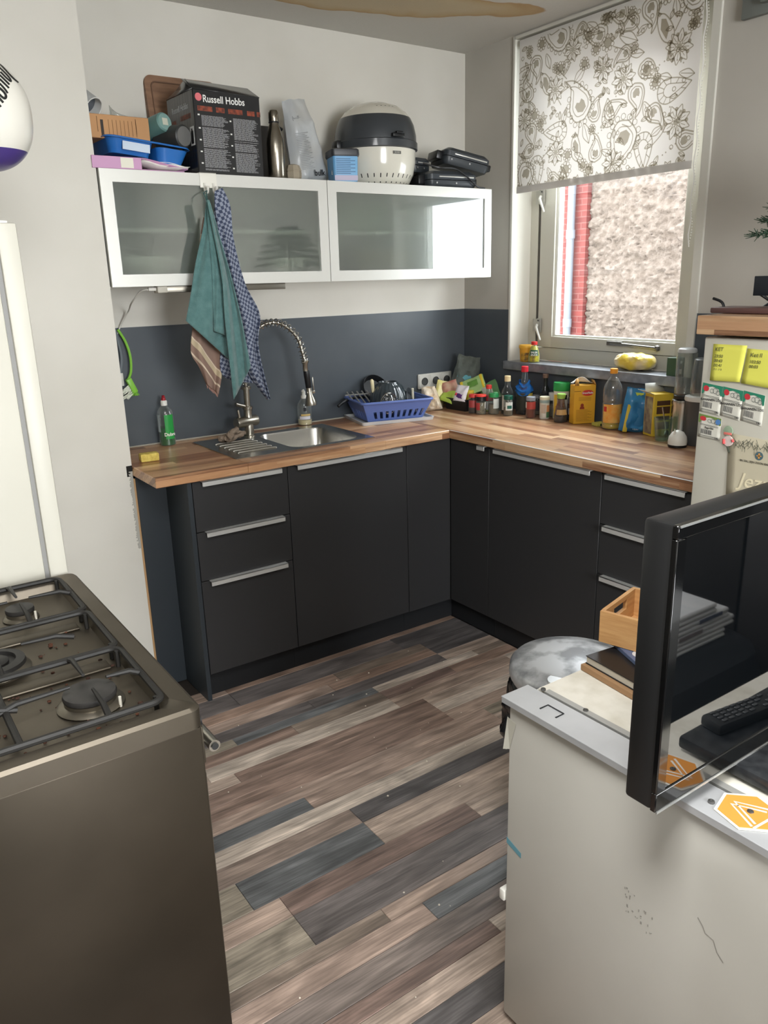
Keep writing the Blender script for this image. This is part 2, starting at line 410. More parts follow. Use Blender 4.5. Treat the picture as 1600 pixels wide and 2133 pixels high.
# kitchen window
XF = .125
w1 = struct(obj('window_1', B()
    .box((XF,YR,ZS), (XF+.06,YR+.055,ZT)).box((XF,YL-.055,ZS), (XF+.06,YL,ZT))
    .box((XF,YR+.055,ZS), (XF+.06,YL-.055,ZS+.065)).box((XF,YR+.055,ZT-.06), (XF+.06,YL-.055,ZT)), CREAMFR, smooth=False))
sy0, sy1, sz0, sz1 = YR+.058, YL-.082, ZS+.068, ZT-.064
sash = obj('sash', B().rbox((XF-.012,sy0,sz0), (XF+.05,sy0+.085,sz1), .003).rbox((XF-.012,sy1-.095,sz0), (XF+.05,sy1,sz1), .003)
    .rbox((XF-.012,sy0+.08,sz0), (XF+.05,sy1-.09,sz0+.055), .003).rbox((XF-.012,sy0+.08,sz1-.055), (XF+.05,sy1-.09,sz1), .003), CREAMFR, w1)
obj('sash_gap', B().box((XF+.004,sy1,sz0), (XF+.006,YL-.055,sz1)), pm((96,94,88), .7), w1, smooth=False)
obj('glazing_bead', B().box((XF+.0,sy1-.110,sz0+.055), (XF+.03,sy1-.096,sz1-.055)).box((XF,sy0+.086,sz0+.055), (XF+.03,sy0+.094,sz1-.055))
    .box((XF,sy0+.094,sz0+.055), (XF+.03,sy1-.11,sz0+.064)), pm((236,236,228), .4), w1, smooth=False)
obj('pane', B().box((XF+.018,sy0+.08,sz0+.05), (XF+.022,sy1-.09,sz1-.05)), PANE, w1, smooth=False)
obj('reveal_lining', B().box((.001,YL-.003,ZS), (XF,YL,ZT)).box((.001,YR,ZS), (XF,YR+.003,ZT)), pm((224,222,212), .6), w1, smooth=False)
obj('architrave', B().box((-.012,YR-.03,ZS), (.0,YR+.004,ZT+.012)).box((-.008,YL-.004,ZS), (.0,YL+.008,ZT+.012)).box((-.008,YR,ZT), (0,YL,ZT+.012)), pm((206,204,194), .5), w1, smooth=False)
obj('window_sill', B().rbox((-.028,YR-.005,ZS-.042), (XF,YL+.022,ZS), .003), mat('grey_stone_sill', (118,122,128), .28, c2=(140,144,150), ns=30), w1)
for z0, nm in ((1.345,0), (1.955,1)):
    h = obj('casement_handle', B().rbox((XF-.016,sy1-.004,z0), (XF-.011,YL-.05,z0+.062), .001).rbox((XF-.026,sy1-.03,z0-.006), (XF-.016,sy1-.006,z0+.066), .002), pm((178,176,168), .35, .6), w1)
    obj('lever', B().tube([(XF-.03,sy1-.012,z0+.034), (XF-.045,sy1-.02,z0+.022), (XF-.05,sy1-.055,z0-.04)], [.007,.007,.005], 8), WHITEPL, h)
    obj('screw', B().lathe([(.004,0),(.004,.002)], 10, M=Matrix.Translation((XF-.029,sy1-.018,z0+.055)) @ Matrix.Rotation(-pi/2,4,'Y')), pm((70,70,70), .4, .8), h)
st = obj('stay_arm', B().rbox((XF-.03,-.985,ZS+.098), (XF-.012,-.90,ZS+.118), .003).tube([(XF-.025,-.92,ZS+.108), (XF-.028,-1.17,ZS+.098)], .0075, 8).lathe([(.0,-.014),(.011,-.01),(.013,0),(.011,.01),(0,.014)], 12, (XF-.028,-1.18,ZS+.098)), pm((120,118,112), .35, .8), w1)

# roller blind with printed paisley pattern
by0, by1, bz0, bz1 = -.392, -1.352, 2.004, 2.664
bl = thing('roller_blind', 'half-lowered white roller blind printed with grey-brown paisley flowers and birds', 'blind', (-.006, -.87, 2.0))
def blind_mat():
    m = bpy.data.materials.new('blind_fabric'); m.use_nodes = True; nt = m.node_tree; N = nt.nodes; L = nt.links
    N.remove(N['Principled BSDF']); out = N['Material Output']
    d = N.new('ShaderNodeBsdfDiffuse'); t = N.new('ShaderNodeBsdfTranslucent'); mx = N.new('ShaderNodeMixShader')
    d.inputs[0].default_value = lin((230,228,224)); t.inputs[0].default_value = lin((240,237,234)); mx.inputs[0].default_value = .42
    L.new(d.outputs[0], mx.inputs[1]); L.new(t.outputs[0], mx.inputs[2]); L.new(mx.outputs[0], out.inputs[0]); return m
def print_mat():
    m = bpy.data.materials.new('blind_print'); m.use_nodes = True; nt = m.node_tree; N = nt.nodes; L = nt.links
    N.remove(N['Principled BSDF']); out = N['Material Output']
    d = N.new('ShaderNodeBsdfDiffuse'); t = N.new('ShaderNodeBsdfTransparent'); mx = N.new('ShaderNodeMixShader')
    d.inputs[0].default_value = lin((150,144,130)); t.inputs[0].default_value = lin((214,209,197)); mx.inputs[0].default_value = .8
    L.new(d.outputs[0], mx.inputs[1]); L.new(t.outputs[0], mx.inputs[2]); L.new(mx.outputs[0], out.inputs[0]); return m
BLM, BPM = blind_mat(), print_mat()
wpart('fabric', B().grid(lambda u, v: (-.005, by0+(by1-by0)*u, bz0+(bz1-bz0)*v), 4, 4), BLM, bl, solid=.0006, smooth=False)
wpart('hem_bar', B().grid(lambda u, v: (-.0065, by0+(by1-by0)*u, bz0+.03*v), 2, 1), BLM, bl, solid=.003, smooth=False)
wpart('roller_tube', B().tube([(.018,by0+.005,2.648), (.018,by1-.002,2.648)], .018, 16), pm((190,188,180), .5), bl)
wpart('bead_chain', B().tube([(-.006, by1-.012+.004*sin(k*.9), 2.62-k*.02) for k in range(44)]+[(-.006,by1-.016,1.715)], .0022, 6), pm((206,204,198), .4), bl)
bb = B()
for k in range(88): bb.lathe([(0,-.0026),(.0026,0),(0,.0026)], 6, (-.006, by1-.020+.004*sin(k*.45), 2.62-k*.0104))
o = wpart('chain_beads', bb, pm((216,214,208), .4), bl); o['kind'] = 'stuff'
pb = B()
def PF(y, z): return (-.0070, y, z)
def P2(zx, zy):                        # pattern drawn on a 0..1000 x 0..1000 sheet (left-to-right, top-to-bottom)
    return (by0-.003+(by1-by0+.006)*zx/1000., bz1-(bz1-bz0)*zy/1000.)
def curve(pts, n=10):
    P = [Vector((p[0], p[1])) for p in pts]; out = []
    for i in range(len(P)-1):
        p0 = P[max(i-1,0)]; p1 = P[i]; p2 = P[i+1]; p3 = P[min(i+2,len(P)-1)]
        for k in range(n):
            t = k/n; out.append(.5*((2*p1)+(-p0+p2)*t+(2*p0-5*p1+4*p2-p3)*t*t+(-p0+3*p1-3*p2+p3)*t**3))
    return out+[P[-1]]
def inside(p): return by1+.001 < p[0] < by0-.001 and bz0+.001 < p[1] < bz1-.012
def ok(pts): return all(inside(p) for p in pts)
def stroke(pts, w=.0032, closed=False):
    run = []; w *= 1.6
    src = list(pts)+([pts[0]] if closed else [])
    for p in src:
        if inside(p): run.append(p)
        else:
            if len(run) > 1: pb.stroke(run, w, PF)
            run = []
    if len(run) > 1: pb.stroke(run, w, PF)
def fill(pts):
    if ok(pts): pb.poly2(pts, PF)
def circ(c, r, n=14, a0=0): return [(c[0]+r*cos(a0+2*pi*k/n), c[1]+r*sin(a0+2*pi*k/n)) for k in range(n)]
def daisy(zx, zy, r, n=8, a0=.2, dark=True):
    c = P2(zx, zy)
    for k in range(n):
        a = a0+2*pi*k/n; d = Vector((cos(a), sin(a))); q = Vector((-d.y, d.x)); C_ = Vector(c)
        P = [C_+d*r*.22, C_+d*r*.55+q*r*.24, C_+d*r*.8+q*r*.13, C_+d*r, C_+d*r*.8-q*r*.13, C_+d*r*.55-q*r*.24, C_+d*r*.22]
        stroke(curve(P, 4), .0026); stroke([C_+d*r*.35, C_+d*r*.7], .0018)
    fill(circ(c, r*.2))
    if dark:
        for k in range(n):
            a = a0+2*pi*(k+.5)/n; fill(circ((c[0]+cos(a)*r*.72, c[1]+sin(a)*r*.72), r*.13, 8))
def button(zx, zy, r):
    c = P2(zx, zy); fill(circ(c, r*.56))
    n = 9
    for k in range(n):
        a = 2*pi*k/n; stroke(circ((c[0]+cos(a)*r*.76, c[1]+sin(a)*r*.76), r*.25, 8), .0024, True)
def leaf(zx, zy, L_, a, vein=True):
    c = Vector(P2(zx, zy)); d = Vector((cos(a), sin(a))); q = Vector((-d.y, d.x))
    P = [c-d*L_/2, c-d*L_*.1+q*L_*.22, c+d*L_*.25+q*L_*.16, c+d*L_/2, c+d*L_*.25-q*L_*.16, c-d*L_*.1-q*L_*.22, c-d*L_/2]
    stroke(curve(P, 4), .0026)
    if vein: stroke([c-d*L_/2, c+d*L_*.4], .002)
def paisley(zx, zy, L_, a, flip=1, inner=True, scal=True, heart=True):
    c = Vector(P2(zx, zy)); d = Vector((cos(a), sin(a))); q = Vector((-d.y, d.x))*flip
    base = [(-.42,0),(-.36,.24),(-.1,.33),(.15,.24),(.38,.16),(.55,.26),(.46,.05),(.25,-.12),(0,-.26),(-.26,-.24),(-.42,0)]
    for s_, w in ((1., .0036), (.72, .0026)) if inner else ((1., .0032),):
        stroke([tuple(v) for v in curve([c+(d*(x*s_-.04*(1-s_))+q*(y*s_))*L_ for x, y in base], 5)], w)
    if heart: fill([tuple(c+(d*x+q*y)*L_) for x, y in ((-.26,0),(-.2,.13),(-.06,.17),(.0,.1),(-.04,.03),(.02,-.04),(-.06,-.1),(-.2,-.11))])
    if scal:
        oc = curve([c+(d*x+q*y)*L_*1.13 for x, y in base[7:]+base[1:4]], 4)
        for v in oc[::2]: stroke(circ((v[0], v[1]), L_*.055, 7), .0022, True)
def shell(zx, zy, L_, a):
    c = Vector(P2(zx, zy)); d = Vector((cos(a), sin(a))); q = Vector((-d.y, d.x))
    out = [c+(d*x+q*y)*L_ for x, y in ((.55,0),(.2,.2),(-.2,.3),(-.45,.15),(-.45,-.15),(-.2,-.3),(.2,-.2),(.55,0))]
    inn = [c+(d*x+q*y)*L_ for x, y in ((.4,0),(.1,.1),(-.15,.16),(-.28,.06),(-.28,-.06),(-.15,-.16),(.1,-.1),(.4,0))]
    O_ = curve(out, 5); I_ = curve(inn, 5); stroke(O_, .003); stroke(I_, .0024)
    for k in range(3, len(O_)-3, 3): stroke([O_[k], I_[k]], .0022)
def bird(zx, zy, L_, a, flip=1):
    c = Vector(P2(zx, zy)); d = Vector((cos(a), sin(a))); q = Vector((-d.y, d.x))*flip
    def w_(P): return [tuple(c+(d*x+q*y)*L_) for x, y in P]
    stroke(curve([Vector(p) for p in w_([(-.5,.1),(-.3,.28),(0,.3),(.3,.22),(.42,.1),(.52,.04),(.42,0),(.3,-.06),(0,-.12),(-.3,-.08),(-.5,.1)])], 4), .003)
    fill(w_([(-.3,.0),(-.1,.2),(.18,.2),(.28,.08),(.05,-.05)])); fill(w_([(.36,.04),(.38,.16),(.47,.1),(.45,.02)]))
    for k in range(3): stroke(w_([(-.45,.08), (-.8,-.06-.07*k)]), .0028)
def dots(pts, r=.0034, step=3):
    for v in curve([Vector(P2(*p)) for p in pts], 12)[::step]:
        if inside(v): pb.disc2((v[0], v[1]), r, PF, 8)
def vine(pts, w=.0028): stroke(curve([Vector(P2(*p)) for p in pts], 8), w)
for a in ((520,330,.055),(905,330,.062),(635,420,.06),(240,375,.056),(340,165,.05),(915,730,.064),(255,770,.056),(40,520,.05),(600,900,.058),(540,30,.04)): daisy(*a, a0=random.random())
for a in ((145,70,.028),(430,115,.032),(540,190,.034),(475,205,.026),(270,255,.028),(755,410,.034),(800,490,.026),(110,505,.03),(145,570,.024),(330,800,.027),(322,890,.034),(525,45,.03),(830,40,.032),(975,220,.028),(460,920,.028),(660,70,.024)): button(*a)
paisley(395,480,.20,radians(70),-1); paisley(245,75,.17,radians(10),1); paisley(650,800,.22,radians(-75),1); paisley(60,905,.17,radians(-80),1); paisley(960,60,.16,radians(100),1)
for a in ((120,200,.12,radians(-110)),(765,95,.13,radians(-115)),(95,620,.12,radians(-110)),(715,540,.13,radians(-110)),(480,560,.11,radians(100))): paisley(*a, inner=True, scal=False)
for a in ((890,545,.15,radians(170)),(250,640,.14,radians(5)),(135,870,.14,radians(-95)),(760,860,.15,radians(-95)),(560,600,.11,radians(85))): shell(*a)
for a in ((455,75,.08,.6),(650,200,.1,.4),(385,330,.08,2.4),(770,640,.09,1.1),(440,690,.09,1.2),(190,190,.07,1.2),(30,350,.08,1.0),(700,300,.07,.1),(610,130,.06,1.2),(850,470,.06,.3),(820,760,.06,2.6),(560,830,.06,.4),(300,560,.06,1.9),(880,120,.07,1.4),(60,230,.06,1.4),(220,900,.06,1.1),(720,180,.06,-.5),(950,480,.07,.2),(400,820,.06,.5),(1,1,.01,0)): leaf(*a)
bird(820,215,.14,radians(62)); bird(170,330,.12,radians(62)); bird(390,760,.12,radians(80),-1)
for p in ([(470,90),(560,60),(660,90)],[(640,470),(560,560),(575,640)],[(130,560),(230,520)],[(780,420),(860,380),(930,420)],[(490,850),(480,740),(540,680)],[(860,900),(930,820),(880,640)],[(40,260),(60,380)],[(190,720),(170,840),(240,930)],[(690,110),(700,260)],[(330,240),(400,170)]): dots(p)
for p in ([(600,40),(690,150),(700,200)],[(570,220),(650,280),(660,380)],[(0,330),(80,300),(100,200)],[(280,480),(260,420),(330,380)],[(930,120),(880,240)],[(700,620),(690,700),(640,680)],[(160,800),(250,700)],[(400,600),(390,700)],[(830,620),(860,750),(800,840)],[(420,120),(520,120)],[(310,330),(240,240)]): vine(p)
rr = random.Random(15); used = [(520,330,60),(905,330,65),(635,420,62),(240,375,60),(340,165,55),(915,730,66),(255,770,60),(40,520,50),(600,900,60),(395,480,110),(245,75,90),(650,800,115),(60,905,90),(960,60,80),(120,200,60),(765,95,65),(95,620,60),(715,540,65),(890,545,75),(250,640,70),(135,870,70),(760,860,75),(820,215,75),(170,330,65),(390,760,65)]
for k in range(900):
    x, y_ = rr.uniform(25,975), rr.uniform(30,950); s_ = rr.choice((34,42,50,58))
    if any((x-a)**2+((y_-c)*.7)**2 < (r+s_*.55)**2 for a, c, r in used): continue
    used.append((x, y_, s_)); q = rr.random(); L_ = s_*.00125
    if q < .3:
        a = rr.uniform(0,6.3)
        for da in (-.9,0,.9): leaf(x+26*cos(a+da), y_-26*sin(a+da), L_*.75, a+da)
    elif q < .55: paisley(x, y_, L_*1.9, rr.uniform(0,6.3), rr.choice((-1,1)), True, False)
    elif q < .75: button(x, y_, L_*.5)
    elif q < .9: daisy(x, y_, L_*.75, 6, rr.random(), False)
    else: shell(x, y_, L_*1.5, rr.uniform(0,6.3))
rr = random.Random(5)
for k in range(110):
    c = P2(rr.uniform(20,980), rr.uniform(20,970))
    if rr.random() < .5: leaf((by0-c[0])/(by0-by1)*1000, (bz1-c[1])/(bz1-bz0)*1000, .034, rr.uniform(0,6.3))
    elif inside((c[0]+.006,c[1]+.006)): stroke(circ(c, .008, 8), .0024, True)
for k in range(16): daisy(20+k*62, 975, .026, 6, .3*k, False)
wpart('printed_pattern', pb, BPM, bl, smooth=False)

# neighbouring house seen through the window
NE = 2.766
nb = thing('neighbour_house', 'sunlit house wall outside the window, rough beige plaster beside red brick', 'building', (4.2, 0, -1.5))
STUCCO = mat('rough_beige_plaster', (98,86,76), .95, c2=(122,110,100), ns=14, nd=6, lo=.4, hi=.66, bs=30, bstr=.7, bdist=.03)
def stf(u, v):
    y_ = NE-5.2*u; z_ = -1.5+5.9*v
    p = Vector((y_*5, z_*11, .3)); q = Vector((y_*13, z_*22, 2.))
    return (4.2-.06*max(0, mnoise.noise(p))-.07*abs(mnoise.noise(q))-.03*max(0, mnoise.noise(q*2.1)), y_, z_)
wpart('plaster_wall', B().grid(stf, 260, 340), STUCCO, nb, ang=70)
def brick_mat():
    m = bpy.data.materials.new('red_brick'); m.use_nodes = True; nt = m.node_tree; N = nt.nodes; L = nt.links; b = N['Principled BSDF']
    b.inputs['Roughness'].default_value = .9
    tc = N.new('ShaderNodeTexCoord'); mp = N.new('ShaderNodeMapping'); mp.inputs['Rotation'].default_value = (0, pi/2, pi/2); L.new(tc.outputs['Object'], mp.inputs[0])
    sp = N.new('ShaderNodeSeparateXYZ'); cb = N.new('ShaderNodeCombineXYZ'); L.new(tc.outputs['Object'], sp.inputs[0]); L.new(sp.outputs['Y'], cb.inputs[0]); L.new(sp.outputs['Z'], cb.inputs[1])
    br_ = N.new('ShaderNodeTexBrick'); br_.inputs['Scale'].default_value = 1; br_.inputs['Brick Width'].default_value = .21; br_.inputs['Row Height'].default_value = .062; br_.inputs['Mortar Size'].default_value = .006
    br_.inputs['Color1'].default_value = lin((112,50,44)); br_.inputs['Color2'].default_value = lin((98,42,38)); br_.inputs['Mortar'].default_value = lin((116,72,66))
    L.new(cb.outputs[0], br_.inputs['Vector']); L.new(br_.outputs['Color'], b.inputs['Base Color'])
    bp = N.new('ShaderNodeBump'); bp.inputs['Distance'].default_value = .01; bp.invert = True; L.new(br_.outputs['Fac'], bp.inputs['Height']); L.new(bp.outputs[0], b.inputs['Normal'])
    return m
wpart('brick_wall', B().box((4.12,NE-.005,-1.5), (4.5,6,4.4)), brick_mat(), nb, smooth=False)
dp = thing('drainpipe', 'pale grey plastic drainpipe on the red brick outside the window', 'pipe', (4.06,NE+.16,-1.5))
obj('pipe', B().tube([(0,0,0), (0,0,5.8)], .042, 16), pm((112,117,124), .4), dp)
for z in (2.55, 3.5, 4.4): obj('pipe_collar', B().tube([(0,0,z), (0,0,z+.09)], .05, 16), pm((122,127,134), .4), dp)
struct(obj('ground_outside', B().box((.3,-6,-1.6), (7,8,-1.5)), pm((120,118,112), .9), smooth=False))

t = thing('added_ceiling_lamp', 'flat square ceiling lamp added unseen above the camera to brighten the room', 'lamp', (-2.7,-3.1,2.66))  # housing for the added ceiling light
obj('housing', B().rbox((-.4,-.4,.0), (.4,.4,.032), .004), pm((230,230,228), .5), t)

b = B(); rr = random.Random(41)
for k in range(46):
    x, y_ = rr.uniform(-2.3,-.75), rr.uniform(-2.25,-.7); s_ = rr.uniform(.0015,.004)
    b.lathe([(0,0),(s_,s_*.2),(s_*.7,s_*.8),(0,s_)], 5, (x,y_,.0004))
o = obj('floor_crumbs', b, pm((214,206,190), .8), smooth=False); tag(o, 'small pale crumbs scattered over the plank floor', 'crumbs'); o['kind'] = 'stuff'
# ================================================================= KITCHEN UNITS
def at(u, v, X=None, Y=None, Z=None):        # photograph pixel -> point of the room on the plane where the thing really stands
    d = fw + rt2*((u-800)/FPX) - up2*((v-1066.5)/FPX)
    k = (X-CAM.x)/d.x if X is not None else (Y-CAM.y)/d.y if Y is not None else (Z-CAM.z)/d.z
    return CAM + d*k
ZB, ZD = .113, .913            # fronts from .113 to .913
FY = -.62
def handle(parent, cx, cy, z, half, axis):
    h = .0
    if axis == 'X': b = B().rbox((cx-half, cy-.026, z-.002), (cx+half, cy, z+.0015), .0007, 1).rbox((cx-half, cy-.026, z-.018), (cx+half, cy-.022, z+.0015), .0007, 1)
    else: b = B().rbox((cx-.026, cy-half, z-.002), (cx, cy+half, z+.0015), .0007, 1).rbox((cx-.026, cy-half, z-.018), (cx-.022, cy+half, z+.0015), .0007, 1)
    return obj('handle', b, ALU, parent)
def front_x(t, name, x0, x1, z0, z1, hw=None):     # front facing -Y
    o = obj(name, B().rbox((x0+.0015, FY, z0+.0015), (x1-.0015, FY+.018, z1-.0015), .0012, 1), FRONT, t)
    if hw: handle(o, (x0+x1)/2, FY+.004, z1-.001, hw, 'X')
    return o
def front_y(t, name, y0, y1, z0, z1, hw=None, hc=None):     # front facing -X
    o = obj(name, B().rbox((FY, y1+.0015, z0+.0015), (FY+.018, y0-.0015, z1-.0015), .0012, 1), FRONT, t)
    if hw: handle(o, FY+.004, hc if hc else (y0+y1)/2, z1-.001, hw, 'Y')
    return o
XD0, XD1, XD2 = -1.872, -1.468, -.871
YR1, YR2 = -.887, -1.502
t = thing('drawer_unit', 'anthracite three-drawer base unit at the left end, beside the white wall', 'cabinet')
obj('carcass', B().box((XD0+.004,-.6,ZB), (XD1-.001,-.01,.912)), BLACKGAP, t, smooth=False)
obj('side_panel', B().box((XD0-.018,-.618,.0), (XD0-.001,-.384,.9145)), FRONT2, t, smooth=False)
obj('filler_panel', B().box((-2.006,-.384,0), (XD0-.002,-.376,.9145)), FRONT2, t, smooth=False)
obj('plinth', B().box((XD0,-.575,0), (XD1-.001,-.557,ZB-.002)), PLINTH, t, smooth=False)
front_x(t, 'drawer', XD0, XD1, ZD-.2, ZD, .168); front_x(t, 'drawer', XD0, XD1, ZD-.4, ZD-.2, .168); front_x(t, 'drawer', XD0, XD1, ZB, ZD-.4, .168)
t = thing('sink_unit', 'anthracite base cabinet with one wide door under the sink', 'cabinet')
obj('carcass', B().box((XD1+.001,-.6,ZB), (XD2-.001,-.545,.912)).box((XD1+.001,-.06,ZB), (XD2-.001,-.01,.78)).box((XD1+.001,-.545,ZB), (XD2-.001,-.06,ZB+.02)), BLACKGAP, t, smooth=False)
obj('plinth', B().box((XD1,-.575,0), (XD2-.001,-.557,ZB-.002)), PLINTH, t, smooth=False)
front_x(t, 'door', XD1, XD2, ZB, ZD, .262)
t = thing('corner_filler', 'plain anthracite corner panel without handle, right of the sink door', 'cabinet')
obj('panel', B().rbox((XD2+.0015,FY,ZB), (-.6205,FY+.018,ZD), .001, 1), FRONT, t)
obj('plinth', B().box((XD2,-.575,0), (-.5755,-.557,ZB-.002)), PLINTH, t, smooth=False)
obj('carcass', B().box((XD2+.002,-.6,ZB), (-.604,-.01,.912)), BLACKGAP, t, smooth=False)
t = thing('corner_unit', 'narrow anthracite corner door with a short handle under the window-side worktop', 'cabinet')
obj('carcass', B().box((-.6,YR1+.001,ZB), (-.01,-.01,.912)), BLACKGAP, t, smooth=False)
obj('plinth', B().box((-.575,YR1+.001,0), (-.557,-.576,ZB-.002)), PLINTH, t, smooth=False)
front_y(t, 'door', -.622, YR1, ZB, ZD, .024, YR1+.038)
t = thing('door_unit', 'anthracite base cabinet with one wide door under the window', 'cabinet')
obj('carcass', B().box((-.6,YR2+.001,ZB), (-.01,YR1-.001,.912)), BLACKGAP, t, smooth=False)
obj('plinth', B().box((-.575,YR2+.001,0), (-.557,YR1-.0,ZB-.002)), PLINTH, t, smooth=False)
front_y(t, 'door', YR1, YR2, ZB, ZD, .265)
t = thing('drawer_unit', 'anthracite three-drawer base unit beside the tall white fridge', 'cabinet')
obj('carcass', B().box((-.6,-1.893,ZB), (-.01,YR2-.001,.912)), BLACKGAP, t, smooth=False)
obj('plinth', B().box((-.575,-1.893,0), (-.557,YR2-.0,ZB-.002)), PLINTH, t, smooth=False)
for z0, z1 in ((ZD-.2,ZD), (ZD-.4,ZD-.2), (ZB,ZD-.4)): front_y(t, 'drawer', YR2, -1.893, z0, z1, .168)

# worktop: two butcher-block slabs meeting in the corner
t = thing('worktop', 'L-shaped wood butcher-block worktop running round the corner under the window', 'worktop')
zt, zb_ = .954, .916
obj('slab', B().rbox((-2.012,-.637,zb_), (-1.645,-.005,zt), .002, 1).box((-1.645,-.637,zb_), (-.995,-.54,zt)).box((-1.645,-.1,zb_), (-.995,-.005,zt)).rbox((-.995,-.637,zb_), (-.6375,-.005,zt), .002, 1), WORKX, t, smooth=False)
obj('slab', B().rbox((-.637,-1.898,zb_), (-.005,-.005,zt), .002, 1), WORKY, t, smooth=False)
obj('metal_edge_strip', B().box((-.6385,-1.898,zt-.001), (-.632,-.638,zt+.0006)), ALU, t, smooth=False)
obj('sealant', B().tube([(-2.0,-.006,zt), (-1.6,-.0055,zt+.001), (-1.2,-.007,zt), (-.64,-.006,zt)], .005, 6), pm((170,164,152), .6), t)

# sink
def rrect(x0, y0, x1, y1, r, z, n=6):
    P = []
    for cx, cy, a0 in ((x1-r,y1-r,0), (x0+r,y1-r,pi/2), (x0+r,y0+r,pi), (x1-r,y0+r,3*pi/2)):
        for k in range(n+1): a = a0+pi/2*k/n; P.append((cx+r*cos(a), cy+r*sin(a), z))
    return P
def loft(b, rings, cap=True, capb=False):
    n = len(rings[0]); o = len(b.v)
    v = [p for R_ in rings for p in R_]; f = []
    for i in range(len(rings)-1):
        for k in range(n): k2 = (k+1) % n; f.append((i*n+k, i*n+k2, (i+1)*n+k2, (i+1)*n+k))
    if cap: f.append(tuple(range((len(rings)-1)*n, len(rings)*n)))
    if capb: f.append(tuple(reversed(range(n))))
    return b.add(v, f)
t = thing('sink', 'stainless steel inset sink with ridged drainer on its left', 'sink', (-1.32,-.32,zt))
bx0, bx1, by_0, by_1 = -1.375, -1.035, -.515, -.15
zr = zt+.003
b = B()
b.box((-1.652,-.545,zt+.0005), (bx0,-.095,zr)).box((bx1,-.545,zt+.0005), (-.988,-.095,zr)).box((bx0,-.545,zt+.0005), (bx1,by_0,zr)).box((bx0,by_1,zt+.0005), (bx1,-.095,zr))
wpart('rim', b, STEEL, t, smooth=False)
n = 7
inner = rrect(bx0, by_0, bx1, by_1, .06, zr, 6); outer = []
for i, p in enumerate(inner):
    c_ = i//n; cx_, cy_ = ((bx1,by_1),(bx0,by_1),(bx0,by_0),(bx1,by_0))[c_]; outer.append((cx_, cy_, zr))
b = B(); loft(b, [outer, inner, rrect(bx0+.004,by_0+.004,bx1-.004,by_1-.004,.058,zr-.008), rrect(bx0+.012,by_0+.012,bx1-.012,by_1-.012,.055,zr-.13), rrect(bx0+.03,by_0+.03,bx1-.03,by_1-.03,.05,zr-.155), rrect(bx0+.12,by_0+.12,bx1-.12,by_1-.12,.02,zr-.158)])
wpart('bowl', b, STEEL, t)
wpart('strainer', B().lathe([(.0,0),(.03,0),(.034,.002),(.036,0)], 20, (-1.205,-.33,zr-.157)), CHROME, t)
for k in range(6):
    y_ = -.45+k*.045
    wpart('drainer_ridge', B().tube([(-1.60,y_,zr-.001), (-1.595,y_,zr+.002), (-1.43,y_,zr+.002), (-1.425,y_,zr-.001)], .0045, 8), STEEL, t)

# spring tap
t = thing('kitchen_tap', 'brushed steel spring tap with pull-down spray head standing behind the sink', 'tap', (-1.395,-.135,zr))
obj('body', B().lathe([(.027,0),(.027,.004),(.021,.006),(.021,.075),(.019,.08),(.019,.12),(.023,.122),(.023,.134),(.014,.136),(.014,.21),(.022,.211),(.022,.221),(.012,.222)], 24), BRUSHED, t)
obj('mixer_barrel', B().lathe([(.0,-.075),(.022,-.075),(.024,-.07),(.024,.035),(.022,.04),(0,.04)], 24, M=Matrix.Translation((.005,0,.068)) @ Matrix.Rotation(radians(12),4,'Z') @ Matrix.Rotation(pi/2,4,'Y')), BRUSHED, t)
obj('lever', B().tube([(-.045,-.006,.085), (-.052,-.012,.125)], [.006,.0045], 8), BRUSHED, t)
obj('side_spout', B().tube([(-.012,0,.135), (-.062,-.012,.152)], .0085, 12), BRUSHED, t)
hose = [Vector((0,0,.22)), Vector((.0,0,.30)), Vector((.012,-.004,.38)), Vector((.05,-.012,.452)), Vector((.115,-.024,.492)), Vector((.185,-.036,.482)), Vector((.245,-.048,.425)), Vector((.268,-.054,.35)), Vector((.275,-.057,.31))]
def cr3(P, n=14):
    out = []
    for i in range(len(P)-1):
        p0 = P[max(i-1,0)]; p1 = P[i]; p2 = P[i+1]; p3 = P[min(i+2,len(P)-1)]
        for k in range(n):
            q = k/n; out.append(.5*((2*p1)+(-p0+p2)*q+(2*p0-5*p1+4*p2-p3)*q*q+(-p0+3*p1-3*p2+p3)*q**3))
    return out+[P[-1]]
HC = cr3(hose)
obj('hose', B().tube(HC, .0075, 10), BRUSHED, t)
turns = 30; nn = turns*12; sp_ = []
for k in range(nn+1):
    q = k/nn*(len(HC)-1); i = min(int(q), len(HC)-2); p = HC[i].lerp(HC[i+1], q-i); T_ = (HC[i+1]-HC[i]).normalized()
    n1 = T_.cross(Vector((0.2,1,0))).normalized(); n2 = T_.cross(n1); a = 2*pi*k/12
    sp_.append(p+(n1*cos(a)+n2*sin(a))*.0172)
obj('spring', B().tube(sp_, .0024, 6), CHROME, t)
e0 = HC[-1]
obj('hose_collar', B().lathe([(.013,0),(.015,-.004),(.015,-.014),(.012,-.018),(.012,-.05)], 18, e0+Vector((0,0,.012))), BRUSHED, t)
obj('grip', B().lathe([(.0135,-.038),(.0145,-.045),(.0135,-.115),(.012,-.118)], 18, M=Matrix.Translation(e0) @ Matrix.Rotation(radians(-6),4,'Y')), BLACKPL, t)
hd = obj('spray_head', B().lathe([(.013,-.112),(.014,-.145),(.024,-.172),(.028,-.19),(.0275,-.196),(.0,-.196)], 24, M=Matrix.Translation(e0) @ Matrix.Rotation(radians(-6),4,'Y')), BRUSHED, t)
